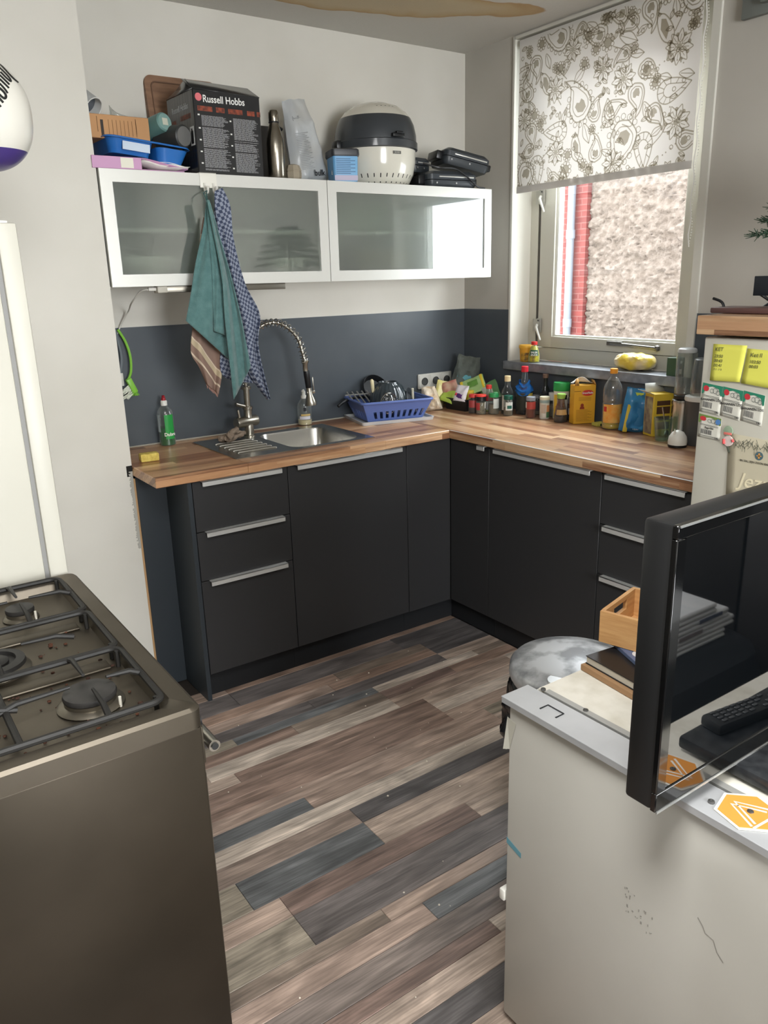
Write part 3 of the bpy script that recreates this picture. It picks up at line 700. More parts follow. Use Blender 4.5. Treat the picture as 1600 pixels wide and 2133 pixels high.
obj('spray_trigger', B().rbox((-.01,-.007,-.145), (.032,.007,-.132), .002).rbox((.026,-.004,-.146), (.031,.004,-.07), .0015).xf(Matrix.Translation(e0) @ Matrix.Rotation(radians(-4),4,'Y')), BRUSHED, hd)
obj('wall_bracket', B().tube([(-.0,.01,.214),(.05,.1,.214)], .004, 8), BRUSHED, t)

# ----------------------------------------------------------------- wall cabinets
CZ0, CZ1, CY = 1.619, 2.018, -.39
FROST = mat('frosted_glass', (206,214,206), .32, trans=.92, ior=1.35, coat=1.)
FROST.node_tree.nodes['Principled BSDF'].inputs['Coat Roughness'].default_value = .02; FROST.node_tree.nodes['Principled BSDF'].inputs['Coat IOR'].default_value = 1.9
INW = mat('cabinet_white_inside', (196,198,192), .5)
def wallcab(x0, x1, label):
    t = thing('wall_cabinet', label, 'cabinet')
    obj('body', B().box((x0+.002,-.37,CZ0+.002), (x1-.002,-.002,CZ0+.018)).box((x0+.002,-.37,CZ1-.018), (x1-.002,-.002,CZ1-.001))
        .box((x0+.002,-.37,CZ0+.018), (x0+.018,-.002,CZ1-.018)).box((x1-.018,-.37,CZ0+.018), (x1-.002,-.002,CZ1-.018)).box((x0+.018,-.012,CZ0+.018), (x1-.018,-.002,CZ1-.018)), INW, t, smooth=False)
    obj('shelf', B().box((x0+.02,-.33,1.812), (x1-.02,-.014,1.826)), INW, t, smooth=False)
    obj('door_pane', B().box((x0+.0405,CY+.006,CZ0+.0405), (x1-.0405,CY+.010,CZ1-.0405)), FROST, t, smooth=False)
    w = .043; e = .0015
    def mitre(P): return obj('frame_rail', B().prism([(p[0], p[1]) for p in P], -CY-.019, -CY, M=Matrix.Rotation(pi/2,4,'X')), ALUF, t, smooth=False)
    X0, X1, Z0, Z1 = x0+e, x1-e, CZ0, CZ1
    mitre([(X0,Z0),(X1,Z0),(X1-w,Z0+w),(X0+w,Z0+w)]); mitre([(X0,Z1),(X0+w,Z1-w),(X1-w,Z1-w),(X1,Z1)])
    mitre([(X0,Z0),(X0+w,Z0+w),(X0+w,Z1-w),(X0,Z1)]); mitre([(X1,Z0),(X1,Z1),(X1-w,Z1-w),(X1-w,Z0+w)])
    return t
wallcab(-2.009, -1.083, 'left aluminium-framed frosted glass wall cabinet with towels hanging over its door')
wallcab(-1.083, -.167, 'right aluminium-framed frosted glass wall cabinet reflecting the window')
def boxthing(name, label, cat, a, b_, m, bev=.006, group=None):
    o = obj(name, B().rbox(a, b_, bev), m); return tag(o, label, cat, group)
def bowl_obj(name, label, c, r, h, m, inv=False):
    P = [(r*.5,0),(r*.52,.004),(r*.8,h*.4),(r*.97,h*.85),(r,h),(r*.97,h),(r*.77,h*.42),(r*.45,.008),(0,.007)]
    return tag(obj(name, B().lathe(P, 28, c), m), label, 'dish')
bowl_obj('serving_dish', 'white dish behind frosted glass, low at the left end of the left cabinet', (-1.83,-.22,CZ0+.0185), .125, .09, WHITEPL)
bowl_obj('serving_dish', 'white dish behind frosted glass, right of the hanging towels', (-1.22,-.24,CZ0+.0185), .1, .08, WHITEPL)
boxthing('storage_tub', 'grey tub behind frosted glass above the white dish, left cabinet', 'tub', (-1.95,-.26,1.8265), (-1.72,-.1,1.93), pm((120,124,126), .5))
boxthing('storage_tub', 'dark tub behind frosted glass on the shelf right of the towels', 'tub', (-1.40,-.24,1.8265), (-1.16,-.08,1.9), pm((92,98,98), .5))
boxthing('storage_tub', 'pale green tub behind frosted glass on the shelf of the right cabinet', 'tub', (-.95,-.26,1.8265), (-.70,-.1,1.94), pm((150,160,146), .5))
boxthing('storage_tub', 'brown tub behind frosted glass on the floor of the right cabinet', 'tub', (-.86,-.28,CZ0+.0185), (-.55,-.1,1.75), pm((126,118,98), .5))

# light under the wall cabinet with its white cable
t = thing('under_cabinet_light', 'slim metal strip light under the left wall cabinet', 'light', (-1.58,-.2,1.6))
wpart('housing', B().rbox((-1.80,-.375,1.594), (-1.295,-.335,1.6185), .002), mat('light_housing', (126,122,112), .35, .8), t)
wpart('end_cap', B().rbox((-1.838,-.38,1.594), (-1.80,-.335,1.6185), .003), pm((186,182,170), .5), t)
wpart('plug', B().rbox((-1.868,-.366,1.602), (-1.838,-.35,1.615), .003), pm((206,204,196), .5), t)
wpart('cable', B().tube(cr3([Vector((-1.868,-.358,1.608)), Vector((-1.89,-.33,1.6)), Vector((-1.90,-.25,1.56)), Vector((-1.87,-.12,1.535)), Vector((-1.855,-.05,1.52)), Vector((-1.88,-.02,1.47)), Vector((-1.905,-.012,1.42))]), .0032, 6), pm((206,204,196), .5), t)

# over-door hook with towels
t = thing('over_door_hook', 'white metal hook rack hung over the left glass cabinet door', 'hook', (-1.62,-.39,2.02))
hx0, hx1 = -1.639, -1.572
wpart('plate', B().rbox((hx0,-.394,1.968), (hx1,-.3905,2.0215), .001).rbox((hx0,-.394,2.0185), (hx1,-.366,2.0215), .001), pm((226,224,214), .4), t)
for x in (-1.622, -1.587):
    wpart('hook', B().tube([(x,-.394,1.985), (x,-.394,1.962), (x,-.403,1.95), (x,-.416,1.95), (x,-.422,1.962), (x,-.423,1.972)], .005, 8), pm((216,214,206), .4), t)
def towel_panel(b, Lc, Rc, Y, fold, nf, ph, nu=26, nv=34, lean=0.):
    Lp = curve([Vector(p) for p in Lc], 8); Rp = curve([Vector(p) for p in Rc], 8)
    def samp(P, q): q = q*(len(P)-1); i = min(int(q), len(P)-2); return P[i].lerp(P[i+1], q-i)
    def fn(u, v):
        p = samp(Lp, v).lerp(samp(Rp, v), u)
        yy = Y - lean*v + fold*min(1, v*2.2)*sin(u*nf*pi*2+ph+v*1.2) + fold*.35*sin(u*17+v*9)*v
        q = at(p[0], p[1], Y=yy); return (q.x, q.y, q.z)
    b.grid(fn, nu, nv)
TEAL = mat('teal_terry', (78,114,113), .95, c2=(92,128,126), ns=40, bs=320, bstr=.7, sheen=.3, bdist=.003)
def checker_mat(name, c1, c2, s, c3=None):
    m = mat(name, c1, .95); nt = m.node_tree; N = nt.nodes; L = nt.links; b = N['Principled BSDF']
    tc = N.new('ShaderNodeTexCoord'); mp = N.new('ShaderNodeMapping'); L.new(tc.outputs['Object'], mp.inputs[0]); mp.inputs['Rotation'].default_value = (0, radians(20), 0); mp.inputs['Scale'].default_value = (1, .0, 1)
    ck = N.new('ShaderNodeTexChecker'); ck.inputs['Scale'].default_value = s; ck.inputs['Color1'].default_value = lin(c1); ck.inputs['Color2'].default_value = lin(c2)
    wn = N.new('ShaderNodeTexNoise'); wn.inputs['Scale'].default_value = 9; L.new(tc.outputs['Object'], wn.inputs['Vector'])
    mx = N.new('ShaderNodeVectorMath'); mx.operation = 'MULTIPLY_ADD'; mx.inputs[1].default_value = (.03,.0,.03); L.new(wn.outputs['Color'], mx.inputs[0]); L.new(mp.outputs[0], mx.inputs[2])
    L.new(mx.outputs[0], ck.inputs['Vector']); L.new(ck.outputs[0], b.inputs['Base Color']); return m
BLUECK = checker_mat('blue_check_cloth', (64,72,94), (136,143,158), 92)
t = thing('tea_towel', 'blue and grey checked tea towel hanging from the right hook', 'towel', (-1.5,-.44,1.15))
b = B(); towel_panel(b, [(447,398),(449,440),(462,520),(480,600),(500,690),(515,770),(557,833)], [(463,391),(480,430),(487,500),(510,590),(541,655),(538,720),(563,831)], -.445, .012, 1.3, .4)
towel_panel(b, [(447,400),(446,470),(450,560),(462,680),(460,775),(500,795)], [(463,396),(470,470),(490,560),(520,680),(530,750),(545,800)], -.425, .008, 1.1, 2.4)
wpart('cloth', b, BLUECK, t, solid=.003, ang=80)
t = thing('bath_towel', 'teal terry towel hanging from the left hook of the cabinet door', 'towel', (-1.62,-.46,1.17))
b = B()
towel_panel(b, [(430,418),(424,470),(408,545),(398,610),(387,668)], [(434,418),(446,480),(458,560),(466,640),(476,748)], -.463, .011, 1.0, .6)
towel_panel(b, [(430,418),(434,480),(441,560),(444,640),(446,690)], [(434,416),(452,480),(468,560),(478,640),(480,702)], -.478, .008, .7, 2.)
towel_panel(b, [(431,417),(448,500),(462,580),(470,680),(487,832)], [(436,416),(454,480),(482,580),(506,680),(522,764)], -.494, .014, .9, 3.6)
wpart('cloth', b, TEAL, t, solid=.004, ang=80)
wpart('hanging_loop', B().tube([at(432,422,Y=-.463), at(424,402,Y=-.43), (-1.622,-.416,1.958), at(430,404,Y=-.45), at(432,420,Y=-.463)], .0018, 6), pm((52,92,90), .9), t)
BRNS = mat('brown_striped_cloth', (146,122,106), .95)
def vstripes(m, cols, freq, rot):
    nt = m.node_tree; N = nt.nodes; L = nt.links; b = N['Principled BSDF']
    tc = N.new('ShaderNodeTexCoord'); mp = N.new('ShaderNodeMapping'); L.new(tc.outputs['Object'], mp.inputs[0]); mp.inputs['Rotation'].default_value = (0, rot, 0)
    sp = N.new('ShaderNodeSeparateXYZ'); L.new(mp.outputs[0], sp.inputs[0])
    mu = N.new('ShaderNodeMath'); mu.operation = 'MULTIPLY'; mu.inputs[1].default_value = freq; L.new(sp.outputs['X'], mu.inputs[0])
    fr = N.new('ShaderNodeMath'); fr.operation = 'FRACT'; L.new(mu.outputs[0], fr.inputs[0])
    r = N.new('ShaderNodeValToRGB'); r.color_ramp.interpolation = 'CONSTANT'; e = r.color_ramp.elements
    while len(e) < len(cols): e.new(.5)
    for i, (p, c) in enumerate(cols): e[i].position = p; e[i].color = lin(c)
    L.new(fr.outputs[0], r.inputs[0]); L.new(r.outputs[0], b.inputs['Base Color'])
vstripes(BRNS, [(0,(136,112,100)), (.5,(206,190,168)), (.56,(136,112,100)), (.78,(186,170,142)), (.95,(206,190,168))], 11, radians(35))
t = thing('tea_towel', 'brown and beige striped tea towel showing below the teal towel', 'towel', (-1.68,-.425,1.2))
b = B(); towel_panel(b, [(424,452),(414,520),(406,620),(400,690),(398,735),(415,765),(430,800)], [(427,452),(430,540),(440,640),(452,690),(460,735),(462,780),(455,822)], -.41, .010, 1.4, 1.0)
wpart('cloth', b, BRNS, t, solid=.003, ang=80)
b = B(); rr = random.Random(2)
for k in range(22):
    q = at(430+1.15*k, 800+1.0*k, Y=-.41); b.tube([q, q+Vector((rr.uniform(-.003,.003),0,-.012))], .0008, 4)
o = wpart('fringe', b, pm((170,130,116), .9), t); o['kind'] = 'stuff'
# ================================================================= THINGS ON THE WORKTOP
ZC = .9545
def bottle(name, label, cat, x, y, prof, m, z=ZC, cap=None, capm=None, labels=(), fill=None, rz=0, seg=24, group=None):
    """prof: (r,z) outline of the vessel; cap: outline of the cap; labels: (z0,z1,r,a0,a1,material); fill: (height, material)"""
    t = thing(name, label, cat, (x,y,z), rz, group)
    obj('body', B().lathe(prof, seg), m, t)
    if fill:
        h, fm = fill; P = [(0,.002)]
        for i in range(len(prof)-1):
            (r0,z0), (r1,z1) = prof[i], prof[i+1]
            if z0 <= h: P.append((max(r0-.0012,.0005), max(z0,.002)))
            if z0 < h < z1: P.append((r0+(r1-r0)*(h-z0)/(z1-z0)-.0012, h))
        P.append((0, min(h, P[-1][1])))
        obj('contents', B().lathe(P, seg), fm, t)
    if cap: obj('cap', B().lathe(cap, seg), capm, t)
    for z0, z1, r, a0, a1, lm in labels:
        b = B(); n = max(3, int((a1-a0)/12))
        if isinstance(r, (int, float)): rf = lambda q: r
        else: rf = lambda q: r[0]+(r[1]-r[0])*q
        b.grid(lambda u, v: ((rf(v)+.0005)*sin(radians(a0+(a1-a0)*u)), -(rf(v)+.0005)*cos(radians(a0+(a1-a0)*u)), z0+(z1-z0)*v), n, 3)
        obj('paper_label', b, lm, t)
    return t
VA = radians(-35)          # turns a vessel's front (its -Y side) towards the room's open side
def ring(r, z0, z1, bev=.0015): return [(0,z0),(r-bev,z0),(r,z0+bev),(r,z1-bev),(r-bev,z1),(0,z1)]
# --- around the sink
t = bottle('dish_soap_bottle', 'clear washing-up bottle with green liquid, green label and red-tipped cap', 'bottle', -1.75, -.062, [(.03,0),(.034,.004),(.034,.13),(.03,.15),(.02,.165),(.012,.17),(.012,.175)], PLASTC,
    cap=[(.0,.172),(.014,.172),(.014,.190),(.011,.194),(.0,.194)], capm=WHITEPL, fill=(.078, mat('green_soap', (8,92,40), .1)), rz=radians(-30),
    labels=[(.03,.135,.0345,2,70,mat('green_label', (40,150,66), .4)), (.06,.135,.0345,-75,-35,pm((170,184,186), .4))])
obj('nozzle', B().lathe([(.009,.194),(.009,.204),(.006,.208),(.007,.214),(0,.216)], 14), pm((150,20,34), .4), t)
text('Dubro', .02, PAPER, t, RZ(radians(36)) @ Matrix.Translation((0,0,.05)), wrap=.0355, bold=.0006)
# sponge
o = obj('sponge', B().rbox((-.036,-.022,0), (.036,.022,.032), .005), mat('yellow_sponge', (226,206,112), .95, c2=(196,170,80), ns=60, bs=160, bstr=.8, bdist=.004))
o.location = (-1.925,-.325,ZC); o.rotation_euler = (0,0,radians(-6)); tag(o, 'yellow sponge at the left end of the worktop', 'sponge')
# wrung-out cloth on the drainer
t = thing('dishcloth', 'crumpled beige-brown dishcloth lying on the sink drainer', 'cloth', (-1.53,-.235,zr+.002))
b = B(); rr = random.Random(11)
for k in range(7):
    P = []; a = rr.uniform(0,6.28); x0, y0 = rr.uniform(-.03,.03), rr.uniform(-.015,.02)
    for j in range(8):
        s_ = j/7-.5; P.append(Vector((x0+cos(a)*s_*.09+.012*sin(j*1.3+k), y0+sin(a)*s_*.07+.01*cos(j*1.1+k), .014+.012*sin(j*.9+k)+.005*k)))
    b.tube(cr3(P, 4), [.006+.006*abs(sin(i*.4+k)) for i in range(29)], 8)
obj('folds', b, mat('beige_cloth', (140,124,108), .95, c2=(120,104,90), ns=30, bs=200, bstr=.5), t)
# hand soap
t = bottle('hand_soap_bottle', 'clear pump bottle of hand soap with white pump behind the sink', 'bottle', -1.055, -.045, [(.030,0),(.034,.004),(.034,.085),(.03,.105),(.02,.12),(.012,.126),(.012,.13)], PLASTC,
    cap=[(0,.128),(.014,.128),(.014,.14),(.009,.144),(.009,.162),(0,.162)], capm=WHITEPL, fill=(.026, mat('amber_soap', (214,198,156), .2)), rz=radians(-28),
    labels=[(.03,.045,.0345,-45,48,pm((206,204,210), .5)), (.047,.056,.0345,-30,48,pm((206,176,110), .5)), (.07,.088,.0345,-8,14,pm((22,24,30), .5))])
obj('pump', B().tube([(0,0,.16),(0,0,.166),(-.004,-.03,.166)], .006, 8), WHITEPL, t)
# dish brush hanging by the white wall
t = thing('dish_brush', 'bright green dish brush hanging at the left edge of the slate splash wall', 'brush', (-1.885,-.03,1.18))
GRN = mat('lime_plastic', (128,190,64), .4)
wpart('handle', B().tube(cr3([Vector((-1.897,-.024,1.452)), Vector((-1.873,-.03,1.40)), Vector((-1.862,-.034,1.34)), Vector((-1.866,-.034,1.28)), Vector((-1.88,-.03,1.245))]), .0055, 8), GRN, t)
wpart('head', B().rbox((-.012,-.012,-.035), (.012,.012,.03), .004, M=RM((0,radians(-22),0), (-1.870,-.03,1.222))), GRN, t)
b = B(); rr = random.Random(4)
for k in range(60):
    a = Vector((-1.878+rr.uniform(-.008,.012), -.03+rr.uniform(-.01,.01), 1.225-.045*rr.random())); b.tube([a, a+Vector((-.02-.012*rr.random(),rr.uniform(-.004,.004),-.012-.01*rr.random()))], .001, 3)
o = wpart('bristles', b, pm((226,230,214), .6), t); o['kind'] = 'stuff'
b = B()
for k in range(50):
    a = Vector((-1.862+rr.uniform(-.01,.01), -.03+rr.uniform(-.01,.01), 1.195)); b.tube([a, a+Vector((rr.uniform(-.006,.012),rr.uniform(-.004,.004),-.018))], .001, 3)
o = wpart('tip_bristles', b, GRN, t); o['kind'] = 'stuff'
t = thing('dish_brush', 'grey handled brush hanging behind the green dish brush', 'brush', (-1.905,-.02,1.22))
wpart('handle', B().tube(cr3([Vector((-1.905,-.012,1.45)), Vector((-1.898,-.015,1.40)), Vector((-1.893,-.016,1.34)), Vector((-1.905,-.016,1.27))]), .0065, 8), pm((110,118,124), .45), t)
wpart('head', B().rbox((-1.925,-.024,1.22), (-1.896,-.008,1.275), .004), pm((206,206,198), .6), t)
# socket outlets
t = thing('socket_outlet', 'white triple wall socket beside the corner on the slate splash wall', 'socket', (-.22,-.004,1.06))
SOCK = pm((190,188,180), .4)
wpart('plate', B().rbox((-.335,-.016,1.05), (-.105,-.0045,1.13), .004), SOCK, t)
for x in (-.296,-.22,-.144):
    o = wpart('socket_face', B().rbox((x-.033,-.0185,1.056), (x+.033,-.0155,1.124), .003), SOCK, t)
    wpart('recess', B().lathe([(.0,0),(.02,0),(.021,.0035)], 20, M=Matrix.Translation((x,-.0188,1.09)) @ Matrix.Rotation(pi/2,4,'X'), capt=False), pm((64,64,62), .6), t)

# --- dish rack
RC = (-.66,-.190); RA = radians(-13.8)
t = thing('drip_tray', 'flat grey-white drip tray under the blue dish rack', 'tray', (RC[0],RC[1],ZC), RA)
b = B(); loft(b, [rrect(-.185,-.135,.185,.135,.012,.0), rrect(-.19,-.14,.19,.14,.014,.016), rrect(-.184,-.134,.184,.134,.012,.016), rrect(-.18,-.13,.18,.13,.01,.004)], capb=True)
obj('tray_shell', b, pm((190,192,194), .4), t)
BLUEP = mat('periwinkle_plastic', (92,112,172), .4)
t = thing('dish_rack', 'periwinkle blue plastic dish rack with slotted sides full of washing-up', 'dish rack', (RC[0],RC[1],ZC+.005), RA)
def slotted(P00, P10, P11, P01, n, u0, u1, v0, v1, nm):
    us = [0]; w = (u1-u0)/(2*n-1)
    for k in range(n): us += [u0+2*k*w, u0+(2*k+1)*w]
    us += [1]; vs_ = [0, v0, v1, 1]
    A, B_, C_, D = map(Vector, (P00, P10, P11, P01)); b = B(); v = []; f = []
    for q in vs_:
        for p in us: v.append(A.lerp(B_, p).lerp(D.lerp(C_, p), q))
    m = len(us)
    for j in range(3):
        for i in range(m-1):
            if j == 1 and i % 2 == 1: continue
            f.append((j*m+i, j*m+i+1, (j+1)*m+i+1, (j+1)*m+i))
    b.add(v, f); return obj(nm, b, BLUEP, t, solid=.004, smooth=False)
bw_, bd_, tw_, td_, hh = .142, .095, .178, .132, .096
c0 = [(-bw_,-bd_,.006), (bw_,-bd_,.006), (bw_,bd_,.006), (-bw_,bd_,.006)]; c1 = [(-tw_,-td_,hh), (tw_,-td_,hh), (tw_,td_,hh), (-tw_,td_,hh)]
for k, n in ((0,9), (1,6), (2,9), (3,6)):
    k2 = (k+1) % 4; slotted(c0[k], c0[k2], c1[k2], c1[k], n, .12, .92 if k else .95, .12, .52, 'side_wall')
b = B(); b.add(c0, [(0,1,2,3)]); obj('bottom', b, BLUEP, t, solid=.004, smooth=False)
rim_ = rrect(-tw_-.006,-td_-.006,tw_+.006,td_+.006,.02,hh+.002)
obj('rim', B().tube(rim_, .0062, 8, closed=True), BLUEP, t)
def in_rack(x, y): a = RA; return (RC[0]+x*cos(a)-y*sin(a), RC[1]+x*sin(a)+y*cos(a))
def dome(name, label, cat, xy, z, r, h, m, ribs=0, seg=48):
    t = thing(name, label, cat, (xy[0],xy[1],z))
    prof = [(r,0),(r*1.0,.006),(r*.97,h*.3),(r*.86,h*.62),(r*.66,h*.86),(r*.5,h*.94),(r*.48,h),(r*.42,h),(r*.40,h*.93),(0,h*.9)]
    b = B(); b.lathe(prof, seg)
    if ribs: b.v = [((x*(1+.02*cos(ribs*atan2(y_,x)))) , (y_*(1+.02*cos(ribs*atan2(y_,x)))), z_) if sqrt(x*x+y_*y_) > r*.5 else (x,y_,z_) for x, y_, z_ in b.v]
    obj('bowl_shell', b, m, t, ang=60); return t
dome('glass_bowl', 'dark ribbed glass bowl upside down in the blue dish rack', 'bowl', in_rack(.015,.03), ZC+.045, .102, .135, mat('smoked_glass', (52,60,64), .12, coat=.6), 24, 96)
t = thing('tea_strainer', 'small wire mesh strainer leaning at the front of the dish rack', 'strainer', (*in_rack(-.03,-.075), ZC+.045))
b = B()
for k in range(7):
    q = k/6*pi/2; b.tube([(.048*cos(q)*cos(a*pi/12), -.01-.03*sin(q), .045+.048*cos(q)*sin(a*pi/12)) for a in range(24)], .0013, 4, closed=True) if k < 6 else None
for k in range(8):
    a = pi*k/8; b.tube([(.048*cos(q)*cos(a), -.01-.03*abs(sin(q)), .045+.048*cos(q)*sin(a)) for q in [pi*j/14 for j in range(15)]], .0011, 4)
obj('mesh', b, CHROME, t); obj('hoop', B().tube([(.05*cos(a*pi/16), -.01, .045+.05*sin(a*pi/16)) for a in range(32)], .0028, 6, closed=True), CHROME, t)
obj('handle', B().tube([(-.05,-.008,.04),(-.09,0,.02)], .0028, 6), CHROME, t)
t = thing('serving_spatula', 'utensil with cream wooden handle standing up in the dish rack', 'utensil', (*in_rack(-.072,.03), ZC+.012))
obj('shaft', B().tube([(.02,0,0), (.006,.0,.12)], .003, 6), CHROME, t)
obj('handle', B().tube([(.007,0,.115),(.006,0,.122),(.0,0,.178),(-.001,0,.185)], [.005,.0085,.0095,.004], 10), pm((212,200,160), .6), t)
t = thing('cooling_trivet', 'grey metal bar trivet standing in the left of the dish rack', 'trivet', (*in_rack(-.135,.04), ZC+.02), RA)
for k in range(5): obj('bar', B().tube([(-.05+k*.026,.05,.115),(-.015+k*.026,-.03,.04)], .0042, 8), pm((150,150,146), .4, .7), t)
obj('cross_bar', B().tube([(-.065,.035,.101),(.075,.035,.101)], .004, 8), pm((150,150,146), .4, .7), t)
t = thing('frying_pan', 'black pan leaning in the dish rack with its handle towards the sink', 'pan', (*in_rack(-.12,.075), ZC+.03), radians(18))
obj('handle', B().tube(cr3([Vector((.06,.0,.07)), Vector((-.02,.02,.075)), Vector((-.09,.035,.062)), Vector((-.125,.04,.045))]), [.008]*43, 8), BLACKPL, t)
obj('dish', B().lathe([(.0,0),(.07,0),(.085,.03),(.083,.03),(.068,.003),(0,.003)], 28, M=RM((radians(58),0,radians(-10)), (.13,.01,.085))), BLACKPL, t)
t = thing('saucepan_lid', 'dark lid leaning at the right end of the dish rack', 'lid', (*in_rack(.125,.0), ZC+.02), RA)
obj('disc', B().lathe([(.0,.012),(.04,.010),(.066,0),(.068,.002),(.04,.014),(0,.016)], 28, M=RM((radians(75),0,radians(50)), (0,0,.06))), pm((44,48,52), .3), t)
obj('knob', B().tube([(.0,-.02,.07),(-.005,-.03,.125)], .006, 8), pm((206,200,180), .5), t)

# --- pouches, bags and boxes in the corner
def pouch(name, label, cat, c, w, h, th, rot, m, crump=.3, seed=0, nx=14, ny=18, topw=1., extra=None, flat_top=True, parent_group=None):
    t = thing(name, label, cat, c); rr = Vector((seed*3.1, seed*1.7, seed*.9))
    M = RM(rot); b = B()
    for side in (1, -1):
        def fn(u, v):
            x = (u-.5)*w*(1+(topw-1)*v); z = v*h
            ed = min(1, 4*u*(1-u)*1.6); vv = min(1, v*7+.35) * (min(1, (1-v)*3.2) if flat_top else 1)
            bul = th/2*ed**.6*vv
            nz = mnoise.noise(Vector((x*22, z*22, side*3.))+rr)*crump*th*ed + mnoise.noise(Vector((x*60, z*60, side*5.))+rr)*crump*.4*th*ed
            return M @ Vector((x+mnoise.noise(Vector((z*20,seed,1)))*.04*w*crump*3*v, side*(bul+nz*.7), z+mnoise.noise(Vector((x*25,seed,7)))*.03*h*v))
        b.grid(fn, nx, ny)
    obj('film', b, m, t, ang=50)
    if extra: extra(t, M)
    return t
def patch(t, M, x0, x1, z0, z1, off, m, nm='printed_panel'):
    b = B(); b.grid(lambda u, v: M @ Vector((x0+(x1-x0)*u, -off-.004*sin(pi*u)*sin(pi*v), z0+(z1-z0)*v)), 6, 6); return obj(nm, b, m, t)
CELLO = mat('crinkled_cellophane', (216,206,188), .18, trans=.55, ior=1.15, bs=40, bstr=.8, bdist=.01)
ZIPB = mat('grey_zip_bag', (128,134,128), .22, trans=.5, ior=1.1, bs=35, bstr=.7, bdist=.01)
pouch('bread_bag', 'crumpled clear bag of beige bread at the right end of the dish rack', 'bag', (-.345,-.135,ZC), .125, .125, .08, (0,radians(-6),radians(-30)), mat('bread_in_film', (200,178,146), .3, c2=(226,214,196), ns=18, bs=40, bstr=.8, bdist=.01), .6, 1, topw=.55)
pouch('zip_bag', 'grey translucent zip bag of sachets standing tallest in the corner', 'bag', (-.12,-.115,ZC+.03), .17, .235, .06, (radians(-6),radians(12),radians(-35)), ZIPB, .6, 2, topw=.7,
      extra=lambda t, M: (patch(t, M, -.05,.05,.085,.135,.026, pm((72,140,148), .5)), patch(t, M, -.06,.06,.03,.075,.03, pm((122,150,72), .5))))
def sachet(label, c, w, h, rot, m, seed, ex=None, th=.02): return pouch('sachet', label, 'sachet', c, w, h, th, rot, m, .4, seed, 10, 12, extra=ex)
LIME = mat('lime_foil', (176,196,84), .3, c2=(150,176,70), ns=20); LGREEN = mat('pale_green_foil', (152,186,116), .3, c2=(176,204,140), ns=15); MGREEN = mat('green_foil', (70,132,78), .35, c2=(112,140,96), ns=9)
YELF = mat('yellow_foil', (224,196,58), .35)
CT = thing('clear_tray', 'clear shallow plastic tray holding sachets in the corner behind the spice jars', 'tray', (-.085,-.255,ZC))
b = B(); loft(b, [rrect(-.062,-.16,.062,.14,.012,.001), rrect(-.077,-.175,.077,.155,.014,.07), rrect(-.074,-.172,.074,.152,.012,.07), rrect(-.059,-.157,.059,.137,.01,.004)], capb=True); obj('tray_shell', b, PLASTC, CT)
sachet('green herb sachet with yellow borders lying across the pile of sachets', (-.13,-.24,ZC+.075), .13, .10, (radians(-38),radians(-22),radians(-48)), LGREEN, 3, lambda t, M: (patch(t, M, -.065,-.05,.0,.1,.004, YELF, 'border'), patch(t, M, .045,.06,.0,.1,.006, YELF, 'border'), patch(t, M, -.025,.03,.04,.075,.014, pm((96,142,60), .5))))
sachet('green triangular soup sachet at the right end of the pile', (-.09,-.335,ZC+.045), .10, .105, (radians(-25),radians(-28),radians(-55)), MGREEN, 4, lambda t, M: (patch(t, M, -.035,.02,.03,.085,.012, pm((190,196,180), .5)), patch(t, M, -.03,.03,.0,.028,.012, pm((80,60,56), .5))))
tag(obj('spice_box', B().rbox((-.03,-.02,0), (.03,.02,.05), .002, M=RZ(radians(-50), (-.17,-.225,ZC+.045))), mat('yellow_card', (232,200,60), .5)), 'small yellow carton among the sachets in the corner', 'carton')
bottle('spice_jar', 'small jar with grey lid in front of the socket', 'jar', -.235,-.075, [(.02,0),(.021,.003),(.021,.1)], GLASSC, cap=ring(.022,.1,.12), capm=pm((112,114,118), .5), fill=(.09, pm((150,130,90), .8)))
bottle('spice_jar', 'small jar with purple lid below the zip bag', 'jar', -.19,-.125, [(.02,0),(.021,.003),(.021,.105)], GLASSC, cap=ring(.022,.105,.122), capm=pm((92,72,122), .5), fill=(.1, pm((180,160,96), .8)))
# black box of sachets
t = thing('sachet_box', 'black open plastic box overflowing with sachets beside the bread bag', 'box', (-.215,-.222,ZC), radians(2))
b = B(); loft(b, [rrect(-.036,-.078,.036,.078,.008,.0), rrect(-.045,-.088,.045,.088,.01,.062), rrect(-.042,-.085,.042,.085,.009,.062), rrect(-.033,-.075,.033,.075,.006,.004)], capb=True); obj('box_shell', b, pm((22,22,24), .4), t)
sachet('white sachet with a purple emblem draped over the front of the black box', (-.262,-.262,ZC+.052), .085, .085, (radians(-22),0,radians(-84)), mat('white_foil', (226,220,224), .35), 5, lambda t, M: (patch(t, M, -.018,.026,.012,.038,.011, pm((86,46,112), .5)), patch(t, M, -.03,-.016,.026,.04,.011, pm((206,70,84), .5))))
sachet('crumpled yellow-green sachet on the left of the black box', (-.262,-.155,ZC+.035), .10, .075, (radians(-35),radians(10),radians(-80)), LIME, 6, th=.028)
sachet('red and beige sachet standing behind the black box', (-.22,-.165,ZC+.05), .09, .095, (radians(-8),radians(-18),radians(-50)), mat('red_foil', (164,92,84), .35, c2=(206,190,160), ns=14), 7)
sachet('yellow and clear sachet standing at the left of the pile', (-.262,-.105,ZC+.045), .07, .10, (radians(-5),radians(15),radians(-30)), mat('yellow_clear_foil', (214,204,92), .3, c2=(200,192,170), ns=12), 8)
